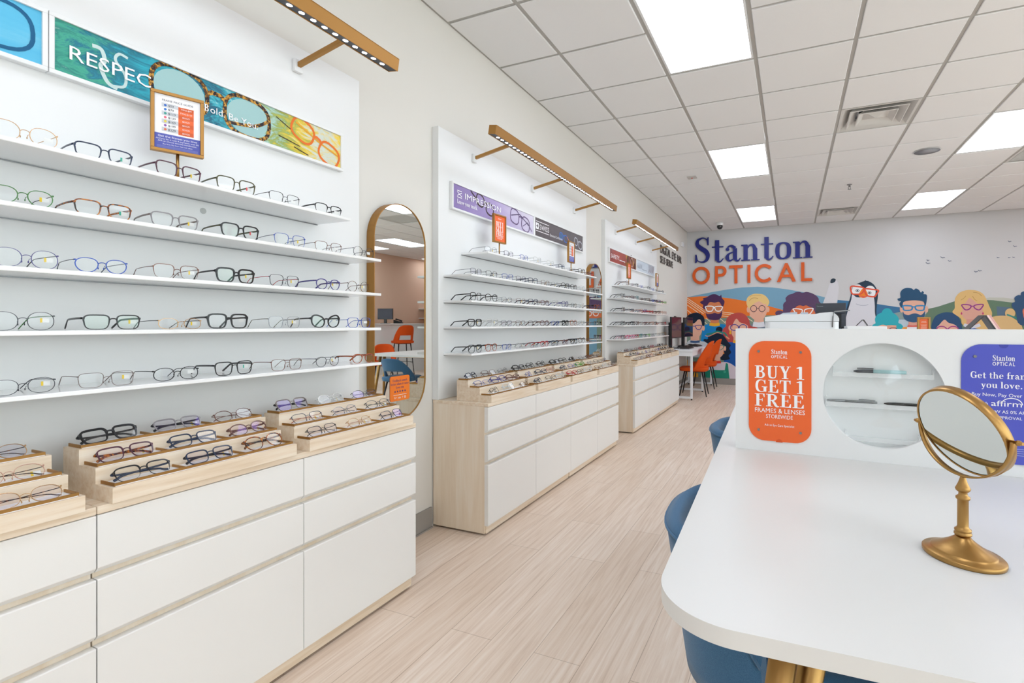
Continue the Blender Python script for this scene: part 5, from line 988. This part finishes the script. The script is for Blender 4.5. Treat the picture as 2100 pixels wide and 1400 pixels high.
po = plate(-.294, hz-.003, .194, .337, ORP, 'offer_plate', 'orange offer plate')
d = .0042; cxx = -.294; b0 = hz-.003
def line(pl, fn, body, *aa, **kk):
    mm = MB(); fn(mm, body, *aa, **kk); mm.obj('text_line', pl, world=False, fix=False)
F_ = (BO, BU, BV, BN, d, WHITE)
for body, v in (('BUY 1', .043), ('GET 1', -.0045), ('FREE', -.052)): line(po, put_glyphs, body, SERIF, .042, cxx, b0+v, *F_, width=.155)
line(po, put_glyphs, 'Stanton', SERIF, .0165, cxx, b0+.125, *F_, width=.05); line(po, put_glyphs, 'OPTICAL', SANS, .0105, cxx, b0+.111, *F_, width=.05, track=.1)
line(po, put_text, 'FRAMES & LENSES', .021, cxx, b0-.073, *F_, width=.155); line(po, put_text, 'STOREWIDE', .0185, cxx, b0-.0915, *F_, width=.083)
line(po, put_text, 'Ask an Eye Care Specialist', .0105, cxx, b0-.118, *F_, width=.092)
MB().prism([(cxx + .0105*cos(a), .037 + b0 - hz + .0105*sin(a)) for a in [PI*k/12 for k in range(13)]], BO, BU, BV, BN, .0036, .0044, pm('thumb_notch', 'D9551C', .4)).obj('thumb_notch', po, world=False)
pb = plate(.294, hz-.003, .194, .337, BLP, 'offer_plate', 'violet-blue offer plate')
cxx = .294
line(pb, put_glyphs, 'Stanton', SERIF, .0165, cxx, b0+.122, *F_, width=.05); line(pb, put_glyphs, 'OPTICAL', SANS, .0105, cxx, b0+.108, *F_, width=.05, track=.1)
line(pb, put_glyphs, 'Get the frames', SERIF, .0185, cxx, b0+.071, *F_, width=.152); line(pb, put_glyphs, 'you love.', SERIF, .0185, cxx-.005, b0+.044, *F_, width=.093)
line(pb, put_text, 'Buy Now, Pay Over Time', .014, cxx, b0+.02, *F_, width=.145)
line(pb, put_text, 'with', .0125, cxx-.046, b0-.005, *F_)
def aff(mm, body):
    put_text(mm, body, .023, cxx+.006, b0-.007, *F_, width=.068)
    mm.ribbon([(cxx+.018 + .023*cos(a), b0-.001 + .018*sin(a)) for a in [PI*k/20 for k in range(21)]], .0022, *F_)
line(pb, aff, 'affirm')
line(pb, put_text, 'AS LOW AS 0% APR', .0125, cxx, b0-.027, *F_, width=.11); line(pb, put_text, 'ON APPROVAL', .0115, cxx, b0-.043, *F_, width=.08)
m = MB()
for q in range(4): m.ribbon([(cxx-.01, b0-.125-q*.006), (cxx+.06, b0-.125-q*.006)], .0018, BO, BU, BV, BN, d, ink('A6ABDE'))
m.obj('fine_print', pb, world=False, fix=False)
MB().prism([(cxx + .0105*cos(a), .331 + b0 - hz + .04 + .0105*sin(a) + .0045) for a in [PI + PI*k/12 for k in range(13)]], BO, BU, BV, BN, .0036, .0044, pm('thumb_notch_blue', '3A42A8', .4)).obj('thumb_notch', pb, world=False)
# pens on the ledges
def pen(lx, lz, ln, label, cols, ang=0., r=.0068, ly=.0235):
    M = bt.matrix_basis @ Matrix.Translation((lx, ly, lz)); 
    p = Matrix.Translation(bt.location) @ Matrix.Rotation(bt.rotation_euler.z, 4, 'Z') @ Matrix.Translation((lx, ly, lz))
    t = thing('pen', label, 'pen', p.to_translation(), bt.rotation_euler.z + ang)
    a = -ln/2
    MB().tube([(a, 0, 0), (a+.012, 0, 0), (a+.03, 0, 0)], [.0016, r*.8, r], cols[0], 12).tube([(a+.03, 0, 0), (a+ln*.38, 0, 0)], r, cols[0], 12).obj('grip', t, world=False)
    MB().tube([(a+ln*.38+.0002, 0, 0), (ln/2-.01, 0, 0), (ln/2, 0, 0)], [r, r, r*.8], cols[1], 12).obj('barrel', t, world=False)
    c0 = a + .01 if cols[3] else ln/2 - .05
    MB().tube([(c0, 0, r+.0026), (c0+.02, 0, r+.0032), (c0+.045, 0, r+.0022)], .0014, cols[2], 6).obj('clip', t, world=False)
TEALP = pm('pen_mint', 'A9CFD1', .35)
pen(-.005, hz+.0728, .142, 'mint-bodied pen with dark cap on the upper ledge', (DARKG, TEALP, BLACKP, 1), 0)
pen(-.082, hz-.0247, .142, 'slim grey pen at the left of the middle ledge', (GREYM, GREYM, GREYM, 0), 0, .004)
pen(.078, hz-.0256, .142, 'black and silver pen behind the brass vanity mirror', (BLACKP, BLACKP, GREYM, 0), 0, .0052, .0235)
# brass vanity mirror
vl = Vector((2.224, 1.178, TZ+.0002)); axd = Vector((.09, -.145, 0)).normalized()
vt = thing('vanity_mirror', 'brass tilting vanity mirror on a turned stem', 'mirror', vl, math.atan2(axd.y, axd.x))
MB().lathe([(.0655, 0), (.0665, .002), (.0665, .007), (.0645, .009), (.0535, .0105), (.0525, .013), (.0505, .0145), (.038, .02), (.025, .028), (.0145, .036), (.0115, .0405)], BRASS, 48, (0, 0, 0), .86, 1.04).obj('base', vt, world=False)
MB().lathe([(.0115, .0402), (.0138, .042), (.0138, .0455), (.0115, .047), (.0132, .049), (.0132, .052), (.0098, .0545), (.0088, .058), (.0088, .106), (.0112, .108), (.0112, .112), (.0072, .115), (.0068, .12), (.0108, .123), (.0122, .127), (.0102, .131), (.0072, .138), (.0045, .147), (.004, .1505)], BRASS, 24).obj('stem', vt, world=False)
zc = .234; Rm = .0875
yk = MB()
pts = [(.0935*cos(a), 0, zc + .0855*sin(a)*.97) for a in [PI + PI*k/36 for k in range(37)]]
rows = []
for p in pts:
    n_ = Vector((p[0], 0, p[2]-zc)).normalized()
    rows.append([(p[0]+n_.x*dx, dy, p[2]+n_.z*dx) for dx, dy in ((-.0014, -.006), (.0014, -.006), (.0014, .006), (-.0014, .006))])
yk.grid(rows, BRASS, True, True).obj('yoke', vt, world=False)
MT = Matrix.Translation((0, 0, zc)) @ Matrix.Rotation(math.radians(24), 4, 'X')
# disc facing -Y (towards the viewer's side), turned about the pivots
fs = -1
rim = []
for r_, y_ in ((Rm-.0035, -.0085), (Rm-.0015, -.0095), (Rm, -.0085), (Rm, .0085), (Rm-.0015, .0095), (Rm-.0035, .0085)):
    rim.append([(r_*cos(2*PI*k/56), y_, r_*sin(2*PI*k/56)) for k in range(56)])
MB().grid(rim, BRASS, True, True).xf(MT).obj('rim', vt, world=False)
for y0_, y1_ in ((-.0075, -.001), (.001, .0075)):
    MB().prism(circ(Rm-.0036, 56), (0, 0, 0), (1, 0, 0), (0, 0, 1), (0, 1, 0), y0_, y1_, MIRROR).xf(MT).obj('mirror_glass', vt, world=False)
for sx in (-1, 1):
    MB().tube([(sx*.087, 0, zc), (sx*.099, 0, zc), (sx*.1, 0, zc), (sx*.104, 0, zc), (sx*.105, 0, zc), (sx*.1095, 0, zc)], [.0025, .0025, .0046, .0046, .0032, .0026], BRASS, 12).obj('pivot_knob', vt, world=False)

# ---------------------------------------------------------------- blue tub chairs
def tub_chair(label, loc, rz, fabric_, legm, group, seat_z=.47):
    """faces +X"""
    t = thing('tub_chair', label, 'chair', loc, rz, group)
    def rp(a, z):  # shell surface: a = angle from the back, z
        k = (z-.38)/.34; rx = .235 + .03*k; ry = .25 + .028*k
        c_, s_ = cos(a), sin(a); e = .8
        return (-math.copysign(abs(c_)**e, c_)*rx - .02*k, math.copysign(abs(s_)**e, s_)*ry)
    na, nz = 30, 9; amax = math.radians(82); rows_o, rows_i = [], []
    for i in range(na+1):
        a = -amax + 2*amax*i/na; f = abs(a)/amax
        top = .713 - .21*max(0, (f-.6)/.4)**1.3; bot = .38
        ro, ri = [], []
        for j in range(nz+1):
            z = bot + (top-bot)*j/nz; x, y = rp(a, z); L_ = math.hypot(x, y)
            ro.append((x, y, z)); q = .045
            ri.append((x*(1-q/L_), y*(1-q/L_), z))
        rows_o.append(ro); rows_i.append(ri)
    sh = MB()
    loop = []
    for ro, ri in zip(rows_o, rows_i):
        tx = [(a_[0]*.5+b_[0]*.5, a_[1]*.5+b_[1]*.5, a_[2]+.016) for a_, b_ in ((ro[-1], ri[-1]),)]
        loop.append(ro + tx + ri[::-1])
    sh.grid(loop, fabric_, True, True)
    sh.add(loop[0], [list(range(len(loop[0])))], fabric_); sh.add(loop[-1], [list(range(len(loop[-1])))], fabric_)
    so = sh.obj('backrest', t, world=False)
    MB().tube([(r[nz][0]*1.004, r[nz][1]*1.004, r[nz][2]-.004) for r in rows_o], .0035, fabric_, 6).obj('seam', so, world=False)
    s = MB(); se = []
    for z, g_ in ((.40, .03), (.405, .01), (.43, 0), (.455, .0), (.468, .012), (.474, .05)):
        se.append([(p[0]*(1-g_*3)+.03, p[1]*(1-g_*3), z) for p in [(x, y) for x, y in rrect(.43, .42, .15, 8)]])
    s.grid(se, fabric_, True, True); s.add(se[0], [list(range(len(se[0])))], fabric_); s.add(se[-1], [list(range(len(se[-1])))], fabric_)
    s.obj('seat', t, world=False)
    MB().box(-.17, .2, -.16, .16, .37, .399, legm).obj('seat_frame', t, world=False, bevel=.004)
    for sx in (-1, 1):
        for sy in (-1, 1): MB().tube([(sx*.15+.02, sy*.14, .372), (sx*.22+.02, sy*.2, .0)], [.014, .009], legm, 12).obj('leg', t, world=False)
    return t
GB = 'blue tub chairs at the foreground table'
tub_chair('blue fabric tub chair nearest us, tucked under the table corner', (1.925, 1.37, 0), .04, BLUEF, BLACK, GB)
tub_chair('blue fabric tub chair farther along the left side of the table', (1.87, 2.52, 0), .04, BLUEF, BLACK, GB)
tub_chair('dark-looking blue tub chair under the right side of the table', (2.455, 1.36, 0), PI+.04, BLUEF, BLACK, GB)
# ---------------------------------------------------------------- computer desk in the far left corner
def side_chair(label, loc, rz, fab, legm, group, seat_z=.46, back_h=.4):
    """faces +X: padded seat, curved back with an opening low down, four thin legs"""
    t = thing('side_chair' if seat_z < .6 else 'bar_stool', label, 'chair' if seat_z < .6 else 'stool', loc, rz, group)
    s = MB(); se = []
    for z, g_ in ((-.06, .06), (-.05, .02), (-.02, 0), (-.005, .015), (0, .06)):
        se.append([(x*(1-g_), y*(1-g_), seat_z+z) for x, y in rrect(.46, .45, .12, 7)])
    s.grid(se, fab, True, True); s.add(se[0], [list(range(len(se[0])))], fab); s.add(se[-1], [list(range(len(se[-1])))], fab)
    s.obj('seat', t, world=False)
    na, nz = 24, 12; am = math.radians(84); R1 = []; R2 = []
    for j in range(nz+1):
        f = j/nz; r1, r2 = [], []
        z0 = seat_z - .045 + (back_h+.045)*f
        half = am*(1 - .42*f**1.6)
        for i in range(na+1):
            u = -1 + 2*i/na; a = half*u
            rx, ry = .235 + .0*f, .235
            x = -rx*cos(a) - .11*f + .02; y = ry*sin(a)*(1-.03*f)
            z = z0 - .05*f*(abs(u)**3)
            r1.append((x, y, z)); k = .032 - .008*f
            r2.append((x + k*cos(a), y - k*sin(a), z))
        R1.append(r1); R2.append(r2)
    hole = lambda i, k: 2 <= i < 5 and 6 <= k < na-6
    b = MB(); W_ = na+1; M_ = nz+1
    vs = [p for r in R1 for p in r] + [p for r in R2 for p in r]; o2 = W_*M_; fs = []
    for i in range(nz):
        for k in range(na):
            if hole(i, k): continue
            q = (i*W_+k, i*W_+k+1, (i+1)*W_+k+1, (i+1)*W_+k)
            fs += [q, tuple(o2+v for v in q[::-1])]
    ed = {}
    for f in fs[::2]:
        for a_, b_ in zip(f, f[1:]+f[:1]): ed[(a_, b_)] = 1
    for (a_, b_) in list(ed):
        if (b_, a_) not in ed: fs.append((b_, a_, o2+a_, o2+b_))
    b.add(vs, fs, fab, True); b.obj('backrest', t, world=False, bevel=0)
    zt = seat_z - .062
    MB().box(-.15, .15, -.15, .15, zt-.012, zt+.003, legm).obj('seat_frame', t, world=False, bevel=.002)
    for sx in (-1, 1):
        for sy in (-1, 1): MB().tube([(sx*.14, sy*.14, zt-.004), (sx*.215, sy*.2, 0)], [.0125, .0085], legm, 10).obj('leg', t, world=False)
    if seat_z > .6:
        for sy in (-1, 1): MB().tube([(-.18, sy*.176, .3), (.18, sy*.176, .3)], .007, legm, 8).obj('footrest', t, world=False)
        MB().tube([(.18, -.176, .3), (.18, .176, .3)], .007, legm, 8).obj('footrest', t, world=False)
    return t
DW = pm('white_desk', 'ECEEF2', .35)
dt = thing('computer_desk', 'long white desk with square metal legs in the far left corner', 'desk', (.3, 9.25, 0))
DZ = .785; dx1, dy0, dy1 = .535, 8.14, 10.4
MB().box(.02, dx1, dy0, dy1, DZ-.03, DZ, DW).obj('desktop', dt, bevel=.003)
MB().box(.05, dx1-.012, dy0+.012, dy1-.01, DZ-.1, DZ-.0305, DW).obj('apron', dt, bevel=.002)
for y in (dy0+.05, dy0+1.12, dy1-.06):
    m = MB()
    for x in (.06, dx1-.045): m.box(x, x+.035, y-.0175, y+.0175, .022, DZ-.1005, DW)
    m.box(.096, dx1-.046, y-.0175, y+.0175, .022, .055, DW)
    m.obj('leg', dt, bevel=.002)
    for x in (.0775, dx1-.0275): MB().lathe([(.012, 0), (.012, .0215)], BLACK, 10, (x, y, 0)).obj('foot', dt)
MB().box(.0605, .09, dy0+.07, dy1-.08, .06, .09, DW).obj('stretcher', dt)
SCR = NT('screen_dark'); b_ = SCR.n('ShaderNodeBsdfPrincipled', Roughness=.08); b_.inputs['Base Color'].default_value = lin('2A1E36'); SCR.l(b_.outputs[0], SCR.out.inputs[0]); SCR = SCR.m
for y, x, lab in ((8.62, .14, 'black all-in-one screen on a tall stand, nearer on the white desk'), (9.62, .16, 'black all-in-one screen on a tall stand, farther on the white desk')):
    t = thing('monitor', lab, 'monitor', (x, y, DZ), -.1, 'screens on the white desk')
    MB().box(-.11, .13, -.12, .12, .0003, .012, BLACKP).obj('base', t, world=False, bevel=.004)
    MB().box(-.08, -.035, -.04, .04, .0122, .43, BLACKP).obj('stand', t, world=False, bevel=.006)
    MB().box(-.0345, .02, -.05, .05, .29, .39, BLACKP).obj('mount', t, world=False, bevel=.004)
    m = MB().box(.0205, .05, -.27, .27, .17, .52, BLACKP).obj('housing', t, world=False, bevel=.004)
    MB().box(.0495, .0515, -.258, .258, .185, .508, SCR).obj('screen', m, world=False)
    MB().box(.01, .035, -.03, .03, .521, .535, BLACKP).obj('webcam', t, world=False, bevel=.003)
for y, lab in ((8.62, 'black keyboard tilted up on the near end of the white desk'), (9.5, 'black keyboard tilted up farther along the white desk')):
    t = thing('keyboard', lab, 'keyboard', (.36, y, DZ), -.05, 'keyboards on the white desk')
    MB().prism([(-.07, .0005), (.07, .0005), (.07, .014), (-.07, .04)], (0, 0, 0), (1, 0, 0), (0, 0, 1), (0, 1, 0), -.19, .19, pm('keyboard_shell', '2C2626', .45)).obj('shell', t, world=False, bevel=.004)
    m = MB()
    for r in range(4):
        for c in range(12): 
            a = -.058 + r*.029; zt = .04 - .026*(a+.07)/.14
            m.box(a, a+.023, -.18+c*.03, -.155+c*.03, zt-.004, zt+.0035, pm('key_black', '1A1716', .5))
    m.obj('keys', t, world=False)
for y, lab in ((8.85, 'black mouse with cable beside the nearer screen'), (9.86, 'black mouse with cable beside the farther screen')):
    t = thing('computer_mouse', lab, 'mouse', (.2, y, DZ), .3, 'mice on the white desk')
    MB().lathe([(.001, .034), (.02, .03), (.031, .015), (.032, .0005)], BLACKP, 18, (0, 0, 0), .7, 1.5).obj('shell', t, world=False)
    MB().tube(catmull([(-.045, 0, .012), (-.07, .0, .03), (-.1, .02, .02), (-.11, .06, .0035), (-.09, .1, .0035)], 5), .0022, BLACKP, 6).obj('cable', t, world=False)
OC = 'orange chairs at the white desk'
side_chair('orange chair with low cut-out back, nearer one at the white desk', (.44, 8.83, 0), PI+.06, ORANGEF, BLACK, OC, .47, .44)
side_chair('orange chair with low cut-out back, farther one at the white desk', (.43, 9.92, 0), PI+.02, ORANGEF, BLACK, OC, .47, .44)
t = thing('wall_outlet', 'pale wall outlet with plugged cables under the white desk', 'socket', (.001, 8.62, .42))
MB().box(.001, .008, 8.58, 8.66, .36, .48, PANEL).obj('plate', t, bevel=.002)
MB().box(.008, .03, 8.6, 8.635, .43, .465, BLACKP).obj('plug', t, bevel=.004)
MB().tube(catmull([(.03, 8.617, .44), (.055, 8.617, .4), (.045, 8.65, .3), (.03, 8.7, .22)], 6), .004, BLACKP, 8).obj('cable', t)
# ---------------------------------------------------------------- service counter behind the board
CZ = 1.132
t = thing('service_counter', 'tall white service counter standing behind the display board', 'counter', (2.6, 3.6, 0))
MB().box(1.77, 3.5, 3.4, 3.71, 0, CZ-.03, PANEL).obj('body', t, bevel=.003)
MB().box(1.75, 3.52, 3.37, 3.73, CZ-.0295, CZ, TABLEM).obj('top', t, bevel=.003)
# document scanner / printer
px, py = 1.985, 3.515
t = thing('printer', 'pale grey flatbed printer with a raised wire arm', 'printer', (px, py, CZ+.0005))
z = .0
MB().prism(rrect(.4, .26, .03, 5), (0, 0, 0), (1, 0, 0), (0, 1, 0), (0, 0, 1), .01, .072, WHITEP).obj('base', t, world=False, bevel=.006)
lid = [(-.2, .0745), (.2, .0745), (.2, .09), (.193, .105), (.18, .118), (.165, .129), (.1, .123), (.075, .117), (-.1, .117), (-.15, .108), (-.2, .1)]
MB().prism(lid, (0, 0, 0), (1, 0, 0), (0, 0, 1), (0, 1, 0), -.13, .13, WHITEP).obj('lid', t, world=False, bevel=.004)
MB().prism([(-.115, .1175), (-.02, .1175), (-.02, .131), (-.1, .126)], (0, 0, 0), (1, 0, 0), (0, 0, 1), (0, 1, 0), -.06, .12, pm('printer_tray', 'B9C3CE', .5)).obj('paper_tray', t, world=False, bevel=.002)
MB().box(.0, .04, -.06, .1, .1175, .129, pm('printer_tray', 'B9C3CE', .5)).obj('paper_guide', t, world=False, bevel=.002)
MB().tube([(.165, -.134, .04), (.168, -.136, .1), (.172, -.136, .126), (.18, -.135, .131), (.255, -.12, .137)], .0035, GREYM, 8).obj('wire_arm', t, world=False)
for sx in (-.16, .16):
    for sy in (-.1, .1): MB().lathe([(.014, 0), (.014, .0098)], BLACKP, 10, (sx, sy, 0)).obj('foot', t, world=False)
# laptop-style screen behind the printer, seen from the back
t = thing('computer_screen', 'dark grey screen back standing behind the pale printer', 'monitor', (2.16, 3.69, CZ+.0005), -.12)
MB().box(-.085, .085, -.008, .008, .125, .19, DARKG).box(-.085, .085, -.003, .008, .03, .1248, BLACKP).box(.06, .085, -.008, -.0031, .04, .1248, DARKG).obj('housing', t, world=False, bevel=.002)
m = MB(); put_text(m, 'Lenovo', .012, -.06, .168, (0, 0, 0), (1, 0, 0), (0, 0, 1), (0, -1, 0), .0084, ink('9AA0A8')); m.obj('lettering', t, world=False, fix=False)
MB().box(-.05, .05, -.03, .025, 0, .008, BLACKP).box(-.02, .02, -.002, .01, .008, .031, BLACKP).obj('stand', t, world=False)
t = thing('white_riser', 'low white slab riser lying beside the printer', 'display riser', (2.33, 3.54, CZ+.0005))
MB().box(-.1, .1, -.1, .1, 0, .045, PANEL).obj('slab', t, world=False, bevel=.003)
def easel(loc, rz, s, label, pads, grp):
    t = thing('glasses_stand', label, 'display stand', loc, rz, grp)
    a, b = (-.085*s, .0022), (.0, .095*s)
    mk = lambda p, q, w_, mat, nm: MB().ribbon([p, q], w_, (0, -.03*s, 0), (1, 0, 0), (0, 0, 1), (0, 1, 0), 0, mat, False, .06*s).obj(nm, t, world=False, bevel=.0006, seg=1)
    mk(a, (-.001, .093*s), .004*s, BLACK, 'rear_leg'); mk((.003*s, .093*s), (.055*s, .0045), .007*s, BLACKP, 'front_panel')
    mk((.042*s, .003), (.105*s, .0075*s+.002), .003*s, BLACK, 'lip')
    if pads:
        mk((.0105*s, .0925*s), (.0605*s, .009*s), .008*s, pm('pad_pale_pink', 'EFCFCB', .6), 'pad'); mk((.0195*s, .093*s), (.0685*s, .0095*s), .008*s, pm('pad_pink', 'D9A3A2', .6), 'pad')
    return t
easel((2.865, 3.45, CZ+.0005), .12, 1.12, 'black folding stand holding pink pads at the right edge', 1, 'folding stands on the counter')
easel((2.32, 3.53, CZ+.046), .12, .42, 'tiny black folding stand on the low white slab', 0, 'folding stands on the counter')
def art_small(m, O, W, Hh):
    m.flat([(0, 0), (W, 0), (W, Hh), (0, Hh)], O, LU, LV, NX, .0004, ORP)
    for v, w_ in ((.8, .5), (.74, .6), (.55, .7), (.47, .6), (.39, .7), (.31, .65), (.2, .6)): m.ribbon([(W*(.5-w_/2), Hh*v), (W*(.5+w_/2), Hh*v)], .002, O, LU, LV, NX, .0006, ink('F6C9B6'))
sign_frame((2.63, 3.58, CZ+.0005), 'small orange card in a brass frame standing on the counter', art_small, .062, .098, 0, -PI/2+.05, 'counter sign frames')
t = thing('stapler', 'flat black object at the right edge of the counter', 'stapler', (3.03, 3.5, CZ+.0005))
MB().box(-.06, .06, -.02, .02, 0, .012, BLACKP).obj('base', t, world=False, bevel=.004)
MB().prism([(-.06, .0125), (.06, .0125), (.05, .028), (-.045, .022)], (0, 0, 0), (1, 0, 0), (0, 0, 1), (0, 1, 0), -.016, .016, BLACKP).obj('arm', t, world=False, bevel=.002)
# ---------------------------------------------------------------- right-hand half of the shop (seen in the tall mirror)
table((3.1, 6.75, 0), .0, 1.3, 2.3, 'second white table with brass legs, seen in the nearest tall mirror')
side_chair('blue cut-out chair at the second table, seen in the nearest tall mirror', (3.16, 5.72, 0), PI/2-.15, BLUEF, BLACK, 'blue chairs at the second table', .46, .262)
side_chair('orange bar stool at the white counter, seen in the mirror', (6.45, 9.5, 0), .5, ORANGEF, BLACK, 'orange stools', .8, .36)
side_chair('low orange chair beside the second table, seen in the mirror', (5.25, 7.6, 0), -2.3, ORANGEF, BLACK, 'orange chairs on the right', .47, .33)
t = thing('reception_counter', 'long white reception counter against the peach wall, seen in mirror', 'counter', (7.2, 9.6, 0))
MB().box(6.9, 7.45, 7.3, 11.8, 0, 1.17, PANEL).obj('body', t)
MB().box(6.86, 7.5, 7.26, 11.84, 1.1705, 1.2, TABLEM).obj('top', t, bevel=.003)
t = thing('monitor', 'black screen on the reception counter, seen in the tall mirror', 'monitor', (7.15, 9.7, 1.2005), PI+1.25)
MB().box(-.08, .08, -.09, .09, 0, .01, BLACKP).box(-.02, .02, -.03, .03, .01, .1, BLACKP).obj('stand', t, world=False)
mo = MB().box(-.02, .02, -.19, .19, .1, .36, BLACKP).obj('housing', t, world=False, bevel=.004)
MB().box(.0195, .0215, -.18, .18, .115, .35, SCR).obj('screen', mo, world=False)
t = thing('desk_telephone', 'black desk telephone beside the screen on the reception counter', 'telephone', (7.15, 10.15, 1.2005), 2.6)
MB().prism([(-.1, 0), (.1, 0), (.1, .03), (-.1, .09)], (0, 0, 0), (1, 0, 0), (0, 0, 1), (0, 1, 0), -.1, .1, BLACKP).obj('body', t, world=False, bevel=.006)
MB().tube([(-.08, -.075, .11), (0, -.075, .09), (.08, -.075, .055)], [.02, .014, .02], BLACKP, 10).obj('handset', t, world=False)
for i, z in enumerate((1.35, 1.62)):
    t = thing('wall_shelf', '%s white display shelf on the peach right-hand wall' % ('lower', 'upper')[i], 'shelf', (7.99, 12.2, z), 0, 'shelves on the right wall')
    MB().box(7.72, 7.999, 11.95, 13.0, z-.012, z+.012, PANEL).obj('board', t, bevel=.002)
# ---------------------------------------------------------------- camera and light
cam = bpy.data.cameras.new('camera'); co = bpy.data.objects.new('camera', cam); COL.objects.link(co)
co.location = (1.9344, 0, 1.1921); co.rotation_euler = (PI/2, 0, .4203)
cam.sensor_width = 36; cam.sensor_fit = 'HORIZONTAL'; cam.lens = 1059.4826/2100*36
cam.shift_x = -100.1471/2100; cam.shift_y = -36.327/2100; cam.clip_start = .02; cam.clip_end = 60
SC.camera = co
w = bpy.data.worlds.new('daylight'); SC.world = w; w.use_nodes = True
bg = w.node_tree.nodes['Background']; bg.inputs[0].default_value = (.92, .97, 1., 1); bg.inputs[1].default_value = 4.0
vs_ = SC.view_settings; vs_.view_transform = 'Standard'; vs_.look = 'None'; vs_.exposure = EXPO; vs_.gamma = 1; vs_.use_curve_mapping = False
cy_ = SC.cycles
cy_.max_bounces = 8; cy_.diffuse_bounces = 4; cy_.glossy_bounces = 4; cy_.transmission_bounces = 4; cy_.transparent_max_bounces = 24
cy_.caustics_reflective = False; cy_.caustics_refractive = False; cy_.sample_clamp_indirect = 4; cy_.sample_clamp_direct = 0
cy_.use_denoising = True
try: cy_.denoiser = 'OPENIMAGEDENOISE'
except Exception: pass
